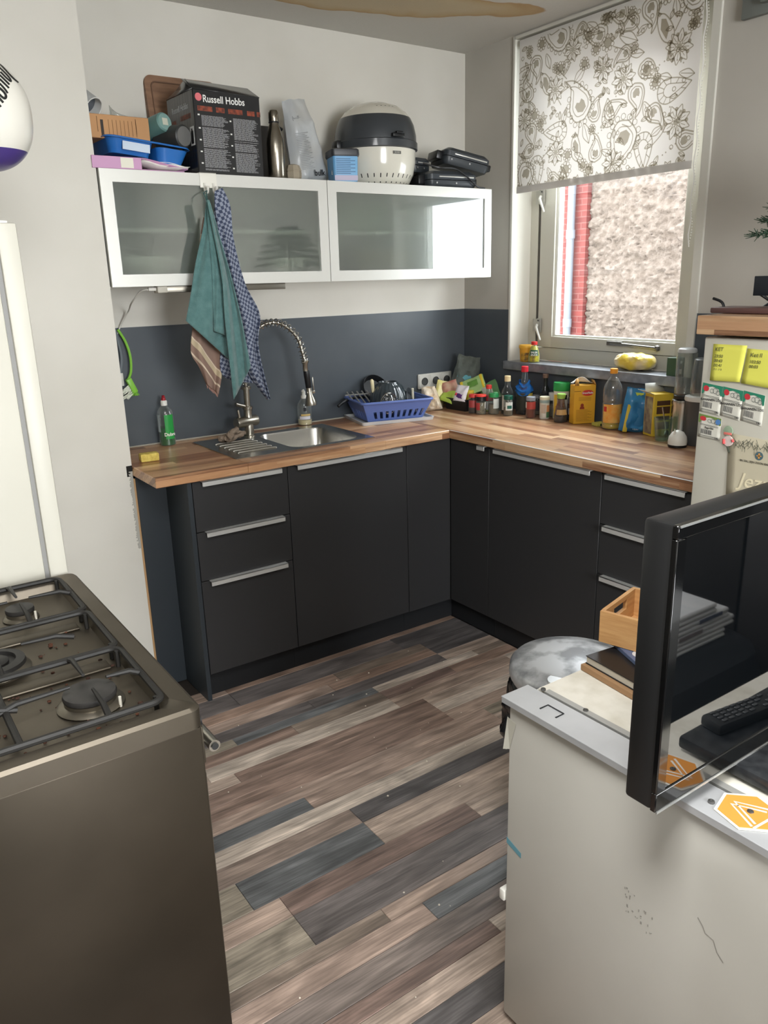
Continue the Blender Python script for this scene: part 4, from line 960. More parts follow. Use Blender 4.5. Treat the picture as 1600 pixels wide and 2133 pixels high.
# --- spice jars and bottles along the window side
SPICE = mat('mixed_peppercorns', (92,84,70), .8, c2=(150,140,118), ns=240); HERB = mat('ground_herbs', (116,106,92), .9)
jar = [(.0205,0),(.0225,.003),(.0225,.072),(.019,.08)]
bottle('spice_jar', 'small red-labelled spice jar with red lid touching the black box', 'jar', -.245,-.352, jar, GLASSC, cap=ring(.0215,.08,.096), capm=pm((196,60,54), .4), fill=(.07, pm((70,58,50), .9)), labels=[(.03,.066,.0225,-70,80,pm((150,58,56), .5))], rz=VA, group='spice jars')
t = bottle('pepper_grinder', 'pepper grinder jar with black collar and red lid', 'jar', -.235,-.402, [(.024,0),(.026,.003),(.026,.062),(.022,.07)], GLASSC, cap=[(0,.068),(.0255,.068),(.0255,.088),(0,.088)], capm=BLACKPL, fill=(.06, SPICE), labels=[(.022,.058,.026,-80,-20,pm((170,60,60), .5)), (.03,.062,.026,38,52,PAPER)], rz=VA)
obj('lid', B().lathe(ring(.0265,.088,.098), 24), pm((226,66,58), .4), t)
t = bottle('sauce_bottle', 'waisted clear bottle with red band and red snap cap', 'bottle', -.155,-.372, [(.025,0),(.027,.003),(.027,.06),(.02,.082),(.013,.1),(.012,.118)], GLASSC, cap=ring(.015,.116,.136), capm=pm((222,62,54), .4), fill=(.05, pm((170,180,110), .6)), labels=[(.062,.083,(.0265,.0195),-90,90,pm((150,40,46), .4)), (.012,.055,.027,-40,60,pm((196,200,196), .5))], rz=VA)
obj('band', B().lathe([(.0275,.058),(.0275,.062),(.0205,.083),(.0203,.083)], 24), pm((150,40,46), .4), t)
t = bottle('spice_jar', 'clear spice jar with bright green flip lid', 'jar', -.188,-.444, [(.026,0),(.027,.003),(.027,.078),(.024,.084)], GLASSC, cap=ring(.0255,.084,.104), capm=pm((42,140,80), .4), fill=(.05, HERB), labels=[(.03,.078,.027,-10,70,pm((200,206,200), .5))], rz=VA)
obj('flip_tab', B().rbox((.0,-.012,.104), (.02,.012,.109), .002), pm((110,190,130), .4), t)
t = bottle('soy_sauce_bottle', 'dark soy sauce bottle with white label and cream cap', 'bottle', -.138,-.49, [(.028,0),(.03,.003),(.03,.1),(.026,.118),(.0145,.14),(.013,.165)], GLASSC, cap=ring(.0155,.162,.19), capm=pm((226,206,160), .5), fill=(.1, pm((18,14,13), .2)), labels=[(.022,.096,.0305,-65,40,pm((196,190,184), .6))], rz=VA)
text('SOY', .018, pm((96,54,50), .6), t, Matrix.Translation((0,0,.07)) @ RZ(radians(-8)), wrap=.0312)
t = bottle('spice_jar', 'spice jar with dark green lid and round green-white label', 'jar', -.172,-.532, jar, GLASSC, cap=ring(.0225,.08,.1), capm=pm((22,84,66), .4), fill=(.04, HERB), labels=[(.028,.068,.0225,-40,60,pm((222,224,218), .5))], rz=VA)
obj('label_emblem', B().grid(lambda u, v: (.0236*sin(radians(-20+60*u)), -.0236*cos(radians(-20+60*u)), .036+.016*v), 6, 2), pm((26,92,80), .5), t)
t = bottle('sauce_bottle', 'tall clear bottle with blue film, dark sauce and bright red cap', 'bottle', -.075,-.545, [(.038,0),(.041,.004),(.041,.1),(.035,.125),(.021,.155),(.0155,.18),(.0145,.212)], thin('pale_blue_glass', (190,214,230), .5, .1), cap=ring(.0175,.208,.236), capm=pm((212,40,56), .4), fill=(.1, pm((26,22,24), .25)), labels=[(.024,.106,.0415,-68,18,pm((52,56,50), .5)), (.024,.106,.0415,18,72,pm((214,190,90), .5))], rz=VA)
b = B(); b.grid(lambda u, v: ((.036+.012*mnoise.noise(Vector((u*5,v*4,1)))-.012*v+.01*(1-v))*sin(radians(-150+250*u)), -(.036+.012*mnoise.noise(Vector((u*5,v*4,1)))-.012*v+.01*(1-v))*cos(radians(-150+250*u)), .105+.055*v+.012*sin(u*9)), 26, 8)
obj('blue_film', b, mat('blue_film', (52,120,200), .25, trans=.4, ior=1.1), t, ang=60)
bottle('spice_jar', 'paprika jar with grey lid and red label standing alone in front', 'jar', -.14,-.655, [(.0215,0),(.0235,.003),(.0235,.08),(.022,.084)], GLASSC, cap=ring(.0225,.084,.103), capm=pm((142,146,154), .4), fill=(.078, pm((116,56,42), .9)), labels=[(.044,.08,.0237,-65,65,pm((170,66,58), .5)), (.05,.078,.0239,-88,-62,PAPER)], rz=VA)
bottle('spice_jar', 'small grey-lidded jar behind the paprika jar', 'jar', -.045,-.605, jar, GLASSC, cap=ring(.022,.08,.098), capm=pm((120,122,126), .4), fill=(.06, HERB), labels=[(.02,.07,.0225,-60,60,pm((60,58,58), .5))], rz=VA)
t = bottle('spice_tin', 'white cylindrical seasoning tin with cream lid and green-orange print', 'tin', -.104,-.712, [(.0225,0),(.0235,.002),(.0235,.092)], pm((216,214,200), .5), cap=ring(.024,.092,.106), capm=pm((230,226,196), .5), labels=[(.006,.034,.0237,12,75,pm((84,128,92), .5)), (.034,.066,.0237,14,75,pm((214,150,98), .5)), (.028,.07,.0239,-50,4,pm((196,178,160), .5)), (.008,.026,.0239,-30,4,pm((226,222,210), .5)), (.076,.09,.0237,-80,80,pm((150,170,168), .5))], rz=VA)
bottle('sauce_bottle', 'dark slim bottle with brown cap standing at the back under the sill', 'bottle', -.035,-.648, [(.022,0),(.024,.003),(.024,.11),(.02,.13),(.011,.15),(.011,.185)], thin('dark_olive_glass', (120,124,116), .35, .06), cap=ring(.0135,.183,.203), capm=pm((124,100,86), .5), fill=(.1, pm((24,22,20), .3)), labels=[(.03,.1,.0243,-60,60,pm((128,132,128), .6))], rz=VA)
bottle('spice_jar', 'jar with white lid half hidden behind the white seasoning tin', 'jar', -.035,-.702, jar, GLASSC, cap=ring(.0215,.08,.118), capm=pm((214,214,210), .5), fill=(.06, HERB), rz=VA)
t = bottle('stock_canister', 'large white canister with bright green screw lid and red handwriting', 'canister', -.047,-.765, [(.036,0),(.038,.003),(.038,.125),(.0365,.135)], pm((232,228,214), .4), cap=[(0,.134),(.0385,.134),(.0395,.138),(.0395,.168),(.037,.174),(0,.175)], capm=mat('green_lid', (52,160,84), .4), labels=[(.008,.118,.0383,-72,-42,pm((222,186,64), .5)), (.095,.118,.0386,-40,30,pm((20,20,20), .5)), (.006,.03,.0384,-40,60,pm((170,176,150), .5))], rz=VA)
text('G', .026, PAPER, t, Matrix.Translation((0,0,.107)) @ RZ(radians(-22)), wrap=.0395, bold=.001)
text('Ac', .042, pm((190,52,56), .5), t, Matrix.Translation((0,0,.072)) @ RZ(radians(-22)), wrap=.0392, shear=.3)
bottle('soy_sauce_bottle', 'small tapered soy sauce bottle with light green cap in front of the canister', 'bottle', -.118,-.83, [(.029,0),(.031,.003),(.0305,.03),(.025,.062),(.018,.09),(.016,.112)], thin('tan_glass', (196,172,146), .4, .12), cap=[(0,.11),(.017,.11),(.0205,.126),(.0205,.13),(.019,.132),(0,.132)], capm=pm((150,196,92), .4), fill=(.034, pm((26,16,12), .2)), labels=[(.036,.06,(.0305,.0255),-55,55,pm((196,160,104), .5))], rz=VA)
bottle('spice_jar', 'dark jar with grey-banded lid between the canister and the yellow carton', 'jar', -.05,-.838, [(.022,0),(.0235,.003),(.0235,.08)], pm((40,38,44), .4), cap=ring(.0225,.08,.108), capm=pm((86,84,88), .5), labels=[(.03,.06,.0238,-60,60,pm((150,148,150), .5))], rz=VA)
# sugar carton
YC = mat('yellow_sugar_card', (226,172,52), .5); YA = radians(-26)
t = thing('sugar_carton', 'tall yellow carton torn open at the top, red emblem on its front', 'carton', (-.068,-.915,ZC), YA)
obj('carton', B().rbox((-.052,-.026,0), (.052,.026,.178), .0015, 1), YC, t)
obj('flap', B().add([(-.052,-.026,.177),(-.03,-.026,.177),(-.034,-.024,.207),(-.046,-.024,.21)], [(0,1,2,3)]), pm((196,150,84), .6), t, solid=.0012)
obj('flap', B().add([(.052,-.026,.177),(.052,.026,.177),(.046,.02,.2),(.046,-.018,.197)], [(0,1,2,3)]), pm((196,150,84), .6), t, solid=.0012)
obj('inner_bag', B().grid(lambda u, v: (-.055+.1*u, -.01+.03*v+.008*sin(u*7), .175+.03*sin(pi*min(1,u*1.1))*(.6+.4*sin(v*5+u*4))+.01), 14, 8), PAPER, t, solid=.0008)
obj('emblem', B().poly2([(.012+.028*cos(2*pi*k/20), .142+.0135*sin(2*pi*k/20)) for k in range(20)], lambda x, z: (x, -.0267, z)), pm((206,58,52), .5), t, smooth=False)
text("Grand'Italia", .0115, PAPER, t, Matrix.Translation((.012,-.027,.142)) @ VERT, bold=.0003)
obj('figure_print', B().poly2([(.008*cos(2*pi*k/12)-.012, .086+.008*sin(2*pi*k/12)) for k in range(12)], lambda x, z: (x,-.0267,z)).poly2([(-.024,.068),(0,.068),(-.003,.08),(-.021,.08)], lambda x, z: (x,-.0267,z)), pm((150,62,40), .6), t, smooth=False)
b = B()
for k in range(12): b.poly2([(-.04,.012+k*.0047),(.035-.01*(k % 3),.012+k*.0047),(.035-.01*(k % 3),.0132+k*.0047),(-.04,.0132+k*.0047)], lambda x, z: (x,-.0266,z))
for k in range(3): b.poly2([(-.03,.108+k*.006),(.03,.108+k*.006),(.03,.1095+k*.006),(-.03,.1095+k*.006)], lambda x, z: (x,-.0266,z))
obj('fine_print', b, pm((150,104,40), .6), t, smooth=False)['kind'] = 'stuff'
obj('edge_line', B().box((-.0525,-.0268,.15), (-.02,-.0262,.1515)), pm((96,60,30), .6), t, smooth=False)
# flat tea box
t = thing('tea_box', 'small flat yellow-green tea box lying between carton and oil', 'box', (-.055,-1.018,ZC), radians(-14))
obj('carton', B().rbox((-.035,-.022,0), (.035,.022,.014), .001, 1), pm((196,188,86), .5), t)
obj('dark_panel', B().box((-.02,-.0226,.002), (.02,-.0221,.012)), pm((40,56,44), .5), t, smooth=False)
# cooking oil
t = bottle('oil_bottle', 'large clear plastic oil bottle with orange cap, a little yellow oil left', 'bottle', -.083,-1.098, [(.036,0),(.04,.005),(.041,.018),(.04,.02),(.041,.024),(.041,.112),(.038,.118),(.041,.126),(.041,.172),(.036,.195),(.02,.222),(.0135,.23),(.0135,.246)], thin('ribbed_clear_plastic', (236,240,242), .6, .14, .12), cap=ring(.0165,.244,.266), capm=mat('orange_cap', (238,160,52), .4),
    fill=(.024, mat('sunflower_oil', (212,178,44), .1)), labels=[(.03,.112,.0418,-75,80,mat('orange_label', (228,152,58), .45, c2=(226,186,104), ns=40))], rz=VA)
obj('red_print', B().grid(lambda u, v: (.0426*sin(radians(-70+22*u)), -.0426*cos(radians(-70+22*u)), .08+.022*v), 4, 3), pm((196,56,46), .5), t)
obj('barcode', B().grid(lambda u, v: (.0426*sin(radians(38+34*u)), -.0426*cos(radians(38+34*u)), .04+.03*v), 4, 3), pm((214,206,180), .5), t)
# blue pasta bag
def pasta_extra(t, M):
    patch(t, M, -.055,-.035,.0,.12,.028, pm((214,190,70), .5), 'yellow_band'); patch(t, M, -.035,.02,.135,.172,.012, pm((200,214,90), .5), 'lime_band')
    patch(t, M, -.012,.03,.03,.11,.036, pm((56,120,168), .45)); text('1 2 3 4', .009, PAPER, t, M @ Matrix.Translation((-.005,-.042,.018)) @ VERT)
pouch('pasta_bag', 'blue and yellow pasta bag folded over beside the oil bottle', 'bag', (-.075,-1.205,ZC), .125, .19, .068, (radians(3),radians(8),radians(-30)), mat('blue_foil_bag', (44,112,164), .3, c2=(60,134,180), ns=12), .35, 9, extra=pasta_extra)
# rice carton
t = thing('rice_carton', 'yellow and brown carton with open top standing behind the drinking glass', 'carton', (-.06,-1.322,ZC), radians(-22))
obj('carton', B().rbox((-.045,-.035,0), (.045,.035,.178), .0015, 1), mat('carton_yellow', (214,182,58), .5), t)
obj('side_print', B().box((-.0457,-.028,.01), (-.0451,.03,.165)), mat('brown_print', (112,92,84), .5, c2=(170,160,120), ns=30), t, smooth=False)
b = B()
for z0, z1 in ((.03,.06), (.068,.085), (.095,.125), (.13,.15)): b.box((-.03,-.0357,z0), (.032,-.0351,z1))
obj('front_print', b, pm((84,58,40), .5), t, smooth=False)
obj('flap', B().add([(-.045,.035,.178),(.045,.035,.178),(.045,.05,.215),(-.04,.05,.215)], [(0,1,2,3)]), pm((200,200,192), .6), t, solid=.0012)
obj('flap', B().add([(-.045,-.035,.178),(-.045,.035,.178),(-.085,.03,.195),(-.085,-.03,.195)], [(0,1,2,3)]), pm((206,206,198), .6), t, solid=.0012)
# glass with spoon
t = bottle('drinking_glass', 'tapered drinking glass with a teaspoon standing in it', 'glass', -.145,-1.412, [(.027,0),(.029,.002),(.038,.095),(.0365,.095),(.028,.008),(0,.007)], thin('greenish_glass', (226,238,230), .5, .06))
t = thing('teaspoon', 'small metal teaspoon standing in the drinking glass', 'spoon', (-.145,-1.412,ZC+.009))
obj('stem', B().tube([(.004,-.012,.03),(.0,.0,.09),(-.003,.006,.128)], [.002,.0024,.004], 8), CHROME, t)
obj('spoon_bowl', B().lathe([(0,-.016),(.008,-.012),(.0125,0),(.008,.012),(0,.016)], 16, M=Matrix.Translation((.006,-.013,.02)) @ Matrix.Scale(.3,4,(.4,.9,0)) ), CHROME, t)
# blenders
t = thing('cup_blender', 'steel cup blender with upside-down clear tall cup, next to the rice carton', 'blender', (-.058,-1.438,ZC))
obj('base', B().lathe([(0,0),(.048,0),(.046,.006),(.0445,.14),(.047,.15),(.046,.162),(.036,.166),(0,.166)], 32), STEEL, t)
obj('collar', B().lathe([(.038,.166),(.04,.172),(.04,.18),(.037,.182)], 32), BLACKPL, t)
obj('cup', B().lathe([(.037,.182),(.04,.19),(.041,.345),(.04,.352),(.038,.352),(.037,.34),(.036,.19)], 32), PLASTC, t)
obj('cup_top', B().lathe([(0,.352),(.036,.352),(.038,.356),(.036,.366),(.03,.370),(0,.370)], 32), pm((196,200,200), .3), t)
t = thing('cup_blender', 'grey cup blender with short clear cup, half hidden by the tall fridge', 'blender', (-.10,-1.548,ZC))
obj('base', B().lathe([(0,0),(.056,0),(.058,.01),(.06,.165),(.062,.175),(.0,.175)], 32), pm((72,72,72), .4), t)
obj('ring', B().lathe([(.0,.175),(.064,.175),(.066,.18),(.064,.192),(.05,.196),(0,.196)], 32), pm((216,216,210), .35), t)
obj('cup', B().lathe([(.046,.196),(.048,.2),(.046,.29),(.04,.335),(.03,.34),(0,.34)], 32), PLASTC, t)
t = thing('egg_timer', 'small white rounded gadget with a pointed top on the worktop by the fridge', 'gadget', (-.205,-1.525,ZC))
obj('foot', B().lathe([(0,0),(.035,0),(.037,.006),(.036,.01),(0,.01)], 28), BLACKPL, t)
obj('shell', B().lathe([(.036,.01),(.037,.02),(.034,.04),(.022,.058),(.006,.066),(0,.067)], 28), WHITEPL, t)
obj('spike', B().tube([(-.02,0,.05),(-.024,0,.074)], [.008,.001], 8), WHITEPL, t)
# --- window sill
ZL = ZS+.0005
t = bottle('sauce_tub', 'yellow lidded tub with dark print at the left end of the window sill', 'tub', .03,-.447, [(.028,0),(.03,.003),(.034,.062),(.034,.068)], mat('yellow_tub', (232,170,52), .45), z=ZL, cap=[(0,.066),(.037,.066),(.038,.07),(.038,.078),(.035,.083),(0,.083)], capm=mat('yellow_lid', (236,180,62), .4), labels=[(.005,.045,(.0302,.0332),-60,30,mat('dark_print', (120,92,52), .5, c2=(222,170,60), ns=60))], rz=VA)
t = bottle('mustard_bottle', 'small sauce bottle with red cap, green and yellow label on the sill', 'bottle', .022,-.51, [(.027,0),(.029,.003),(.029,.032),(.022,.062),(.0145,.082),(.013,.088)], PLASTC, z=ZL, cap=ring(.0155,.086,.102), capm=pm((208,52,48), .4), fill=(.08, mat('mustard', (214,206,60), .4)), labels=[(.034,.062,(.029,.0225),-60,40,pm((44,86,62), .5)), (.006,.032,.0292,-50,30,mat('food_print', (96,66,48), .5, c2=(226,214,60), ns=40))], rz=VA)
text('SALSA', .0125, PAPER, t, Matrix.Translation((0,0,.05)) @ RZ(radians(-10)), wrap=.0275, bold=.0004); text('SAUCE', .0115, PAPER, t, Matrix.Translation((0,0,.038)) @ RZ(radians(-10)), wrap=.0305, bold=.0004)
YBAG = mat('yellow_film_bag', (232,206,84), .25, c2=(228,214,196), ns=9, nd=2, lo=.42, hi=.62, bs=30, bstr=.6, bdist=.01)
t = thing('bread_bag', 'half-empty yellow and clear bag lying on the window sill', 'bag', (.055,-1.10,ZL))
b = B(); rr = 0
def sackf(u, v):
    a = 2*pi*u; s_ = v*2-1; p = sqrt(max(0,1-abs(s_)**3.5))
    r1 = 1+.16*mnoise.noise(Vector((cos(a)*2,sin(a)*2,v*5)))+.1*mnoise.noise(Vector((cos(a)*5,sin(a)*5,v*11)))
    return (.05*p*cos(a)*r1, -.105*s_, .04+.04*p*sin(a)*r1*(.9 if sin(a) > 0 else 1))
b.grid(sackf, 28, 26); obj('film', b, YBAG, t, ang=45)
t = thing('tea_box', 'dark green box standing on the right end of the window sill', 'box', (.015,-1.345,ZL), radians(-8))
obj('carton', B().rbox((-.03,-.03,0), (.03,.03,.075), .0015, 1), pm((62,88,62), .5), t)
obj('white_panel', B().box((-.022,-.0306,.01), (-.006,-.0301,.03)), PAPER, t, smooth=False)
obj('round_emblem', B().lathe([(0,0),(.006,0),(.006,.0005),(0,.0005)], 14, M=Matrix.Translation((-.012,-.0301,.058)) @ Matrix.Rotation(pi/2,4,'X')), pm((200,206,200), .5), t)
# ================================================================= ON TOP OF THE WALL CABINETS
ZK = CZ1+.0015
# chopping board leaning on the wall
t = thing('chopping_board', 'brown wooden chopping board leaning on the wall behind the black box', 'chopping board', (-1.52,-.05,ZK))
WB = mat('board_wood', (136,104,80), .6, c2=(116,86,66), ns=6, stretch=(2,2,14), bs=30, bstr=.1)
Mb = RM((radians(-9),0,0), (0,-.012,0))
b = B(); P = [(p[0],p[1]) for p in rrect(-.155,0,.150,.405,.03,0)]
b.prism(P, -.01, .012, M=Mb @ Matrix.Rotation(pi/2,4,'X')); obj('board', b, WB, t, smooth=False)
obj('groove', B().tube([Mb @ Vector((p[0],-.0125,p[1])) for p in rrect(-.13,.03,.125,.38,.02,0)], .003, 6, closed=True), pm((100,74,56), .7), t)
# black appliance box
t = thing('appliance_box', 'large black printed appliance carton with torn open top on the left wall cabinet', 'box', (-1.630,-.372,ZK), radians(2.5))
BX = mat('black_carton', (30,31,33), .3, coat=.5, bs=5, bstr=.35, stretch=(14,14,.6), bdist=.004); bw2, bd2, bh2 = .278, .235, .288
obj('carton', B().rbox((0,0,0), (bw2,bd2,bh2), .003, 1), BX, t)
obj('flap', B().add([(0,0,bh2),(bw2,0,bh2-.004),(bw2-.008,.075,bh2+.040),(.0,.085,bh2+.046)], [(0,1,2,3)]), BX, t, solid=.003)
obj('flap', B().add([(0,.0,bh2),(0,bd2,bh2),(.03,bd2-.03,bh2+.03),(.01,.07,bh2+.045)], [(0,1,2,3)]), BX, t, solid=.003)
def boxface(b, x0, x1, z0, z1, off=.0006): return b.box((x0,-off,z0), (x1,-off+.0003,z1))
obj('emblem', B().lathe([(0,0),(.0135,0),(.0135,.0004),(0,.0004)], 20, M=Matrix.Translation((.022,-.0004,.262)) @ Matrix.Rotation(pi/2,4,'X')), pm((214,110,116), .5), t)
text('Russell Hobbs', .0345, pm((232,232,228), .5), t, Matrix.Translation((.038,-.0009,.257)) @ Matrix.Rotation(radians(-1),4,'Y') @ VERT, bold=.0004, align='LEFT', sx=.88)
b = B()
for x0, x1 in ((.015,.075), (.09,.125), (.14,.2), (.22,.252), (.262,.277)): boxface(b, x0, x1, .216, .233)
obj('photo_strip', b, mat('orange_photo_strip', (150,70,46), .5, c2=(60,34,28), ns=70), t, smooth=False)
b = B(); rr = random.Random(8)
for cx, w in ((.028,.11), (.158,.105)):
    z = .2
    while z > .012:
        L_ = w*rr.uniform(.75,1.)
        x = cx
        while x < cx+L_:
            q = rr.uniform(.006,.02); boxface(b, x, min(x+q,cx+L_), z, z+.0013); x += q+.0018
        z -= .0033 if rr.random() < .93 else .007
obj('fine_print', b, pm((168,170,172), .5), t, smooth=False)['kind'] = 'stuff'
b = B()
for z in (.2,.155,.115,.075,.035): boxface(b, .014, .022, z, z+.005); boxface(b, .143, .15, z-.012, z-.007)
obj('language_tags', b, pm((220,220,216), .5), t, smooth=False)
MXL = Matrix.Rotation(-pi/2,4,'Z') @ VERT
text('Russell Hobbs', .03, pm((170,172,172), .5), t, Matrix.Translation((-.0008,.118,.238)) @ MXL, bold=.0003, sx=.85)
obj('side_photo_strip', B().box((-.0006,.03,.195), (-.0002,.12,.212)).box((-.0006,.16,.19), (-.0002,.2,.205)), mat('dim_photo_strip', (130,72,52), .5, c2=(60,40,34), ns=60), t, smooth=False)
b = B().box((-.0008,.012,.1), (-.0002,.045,.165)); obj('side_panel_print', b, pm((206,208,206), .5), t, smooth=False)
obj('silhouette_print', B().box((-.0012,.018,.106), (-.0006,.038,.15)).box((-.0012,.024,.15), (-.0006,.034,.158)), pm((24,24,26), .5), t, smooth=False)
# pink binder, papers, blue tray, tumblers, cardboard file
PINK = mat('pink_binder', (196,150,186), .5)
t = thing('ring_binder', 'pink ring binder lying at the left end of the wall cabinet top', 'binder', (-1.85,-.2,ZK))
Mz = RM((0,0,radians(4)))
obj('cover', B().rbox((-.175,-.18,0), (.16,.14,.003), .001, 1).rbox((-.175,-.18,.037), (.02,.14,.040), .001, 1).rbox((-.175,-.183,0), (.0,-.179,.040), .001, 1), PINK, t)
obj('cover_slope', B().add([(.02,-.18,.038),(.02,.14,.038),(.178,.1,.012),(.178,-.17,.012)], [(0,1,2,3)]), PINK, t, solid=.003)
obj('spine_label', B().box((-.075,-.1842,.004), (-.03,-.1834,.037)), mat('ruled_label', (224,222,206), .6), t, smooth=False)
b = B(); rr = random.Random(6)
for k in range(4):
    dz = .012+.005*k; b.grid(lambda u, v: (.0+.165*u+.012*k, -.175+.012*k+.2*v, dz+.018*(1-u)**1.4+.003*sin(u*9+k)), 8, 2)
obj('loose_papers', b, PAPER, t, solid=.0008)
BLUET = mat('royal_blue_plastic', (36,104,178), .35, coat=.3)
t = thing('blue_tray', 'glossy royal blue compartment tray resting tilted on the pink binder', 'tray', (-1.808,-.215,ZK+.050), radians(2))
Mt = RM((radians(0),radians(5),0), (0,0,.0))
b = B()
b.v = []; loft(b, [rrect(-.135,-.11,.01,.11,.03,.0), rrect(-.15,-.13,.02,.13,.035,.05), rrect(-.146,-.126,.016,.126,.033,.05), rrect(-.13,-.105,.005,.105,.03,.006)], capb=True)
loft(b, [rrect(.04,-.12,.13,.11,.025,-.012), rrect(.03,-.135,.15,.13,.03,.04), rrect(.034,-.131,.146,.126,.028,.04), rrect(.045,-.11,.125,.1,.025,-.006)], capb=True)
b.xf(Mt); obj('compartments', b, BLUET, t)
b = B(); R0 = rrect(-.162,-.142,.162,.14,.04,.047); R1 = rrect(-.158,-.138,.158,.136,.038,.052); R2 = rrect(-.14,-.12,.14,.12,.03,.050)
loft(b, [R0, R1, R2], cap=False); b.xf(Mt); obj('rim', b, BLUET, t, solid=.002)
patchb = B().box((-.1,-.1325,.012), (.0,-.1315,.04)); patchb.xf(Mt @ Matrix.Rotation(radians(0),4,'X')); obj('white_sticker', patchb, pm((196,210,224), .4), t, smooth=False)
def tumbler(label, base, axis, L_, r, m, basem, extra=None):
    t = thing('tumbler', label, 'tumbler', base); M = Vector(axis).to_track_quat('-Z','Y').to_matrix().to_4x4()
    obj('cup', B().lathe([(r*.86,0),(r*.98,.004),(r,.012),(r*1.08,L_*.9),(r*1.1,L_),(0,L_)], 28, M=M), m, t)
    obj('base_disc', B().lathe([(0,-.0015),(r*.83,-.0015),(r*.86,.001),(0,.001)], 28, M=M), basem, t)
    if extra: extra(t, M)
    return t
tumbler('teal green tumbler lying on its side above the blue tray, base towards the room', (-1.724,-.318,ZK+.178), (.30,-.93,.16), .12, .034, pm((96,132,128), .45), pm((120,152,146), .5),
    lambda t, M: obj('paper_sticker', B().box((-.012,-.012,-.0024), (.012,.012,-.0016)).xf(M), pm((196,196,180), .6), t, smooth=False))
tumbler('dark grey tumbler lying on its side in the blue tray, touching the black box', (-1.668,-.352,ZK+.128), (.36,-.92,-.04), .12, .040, pm((48,50,50), .45), pm((98,98,96), .6))
KRAFT = mat('brown_card', (186,142,98), .75, c2=(176,132,90), ns=6)
t = thing('archive_box', 'flat brown cardboard archive box at the far left above the blue tray', 'box', (-1.89,-.16,ZK+.108))
obj('carton', B().rbox((-.125,-.15,0), (.108,.12,.078), .002, 1), KRAFT, t)
b = B()
for k in range(8): b.box((-.04+k*.014,-.1508,.012), (-.0385+k*.014,-.1501,.062))
obj('printed_lines', b, pm((120,84,52), .7), t, smooth=False)
obj('dark_slot', B().box((-.068,-.1508,.008), (-.058,-.1501,.06)), pm((52,46,42), .7), t, smooth=False)
obj('tab_cut', B().box((-.08,-.1508,.02), (-.078,-.1501,.07)).box((.058,-.1508,.02), (.06,-.1501,.07)), pm((110,78,50), .7), t, smooth=False)
# translucent plastic rolls
TRL = mat('milky_plastic', (206,208,206), .3, trans=.35, ior=1.1)
t = thing('plastic_roll', 'milky translucent plastic tube lying on the archive box, open end to the room', 'tube', (-1.945,-.21,ZK+.222))
Mx = Vector((.35,-.55,-.45)).to_track_quat('Z','Y').to_matrix().to_4x4()
obj('shell', B().lathe([(.038,0),(.037,-.19),(.036,-.19),(.035,0)], 24, M=Mx, capb=False, capt=False), TRL, t)
obj('lip', B().tube([Mx @ Vector((.038*cos(2*pi*k/24),.038*sin(2*pi*k/24),0)) for k in range(24)], .002, 6, closed=True), pm((222,222,218), .4), t)
obj('inside', B().lathe([(0,-.03),(.034,-.03)], 20, M=Mx), pm((120,126,134), .6), t)
t = thing('clear_bag', 'clear bag with brown nuts beside the milky plastic tube', 'bag', (-1.87,-.2,ZK+.174))
obj('film', B().grid(lambda u, v: (.07*(u-.5)+.02, .03*sin(pi*u), .065*v*(1-.5*u)), 8, 6), PLASTC, t, solid=.001)
obj('nuts', B().lathe([(0,0),(.02,.008),(.024,.018),(.016,.03),(0,.034)], 12, (-.01,.01,0)), pm((166,130,104), .7), t)
# steel bottle and neighbours
t = thing('steel_bottle', 'brushed steel drinking bottle standing right of the black carton', 'bottle', (-1.283,-.335,ZK))
obj('body', B().lathe([(.033,0),(.0355,.004),(.0355,.125),(.033,.15),(.024,.185),(.0185,.2),(.0185,.206)], 32), mat('bottle_steel', (150,144,132), .24, 1., bs=60, bstr=.03, stretch=(20,20,1)), t)
obj('cap', B().lathe([(.0185,.207),(.0195,.209),(.0195,.243),(.016,.25),(0,.251)], 28), mat('cap_steel', (140,134,122), .25, 1.), t)
obj('neck_ring', B().lathe([(.019,.204),(.0205,.205),(.0205,.209),(.019,.21)], 28), BLACKPL, t)
t = thing('product_carton', 'dark carton with white label behind the steel bottle', 'carton', (-1.25,-.15,ZK))
obj('carton', B().rbox((-.085,-.07,0), (.055,.05,.215), .003, 1), pm((58,56,54), .5), t)
obj('paper_label', B().box((.0,-.0708,.03), (.052,-.0702,.185)), PAPER, t, smooth=False)
b = B()
for k in range(10): b.box((.005,-.0713,.04+k*.007), (.046,-.0708,.0415+k*.007))
b.box((.003,-.0713,.113), (.05,-.0708,.1155)).box((.015,-.0713,.15), (.03,-.0708,.168))
obj('label_print', b, pm((120,92,84), .6), t, smooth=False)
obj('jar_lid', B().lathe([(.0,.215),(.03,.215),(.03,.227),(0,.227)], 20, (-.04,-.02,0)), pm((160,158,150), .5), t)
obj('loop_handle', B().tube([(.02,-.07,.2),(.035,-.085,.212),(.062,-.07,.208),(.055,-.04,.2)], .007, 8), BLACKPL, t)
t = thing('egg_carton', 'grey-beige pulp egg carton end between the steel bottle and the white bag', 'egg carton', (-1.193,-.31,ZK))
obj('pulp', B().lathe([(.026,0),(.033,.012),(.034,.03),(.032,.034),(.034,.038),(.026,.058),(.012,.062),(0,.062)], 8, M=Matrix.Rotation(.3,4,'Z')), mat('egg_pulp', (150,140,122), .9, bs=200, bstr=.3), t, ang=20)
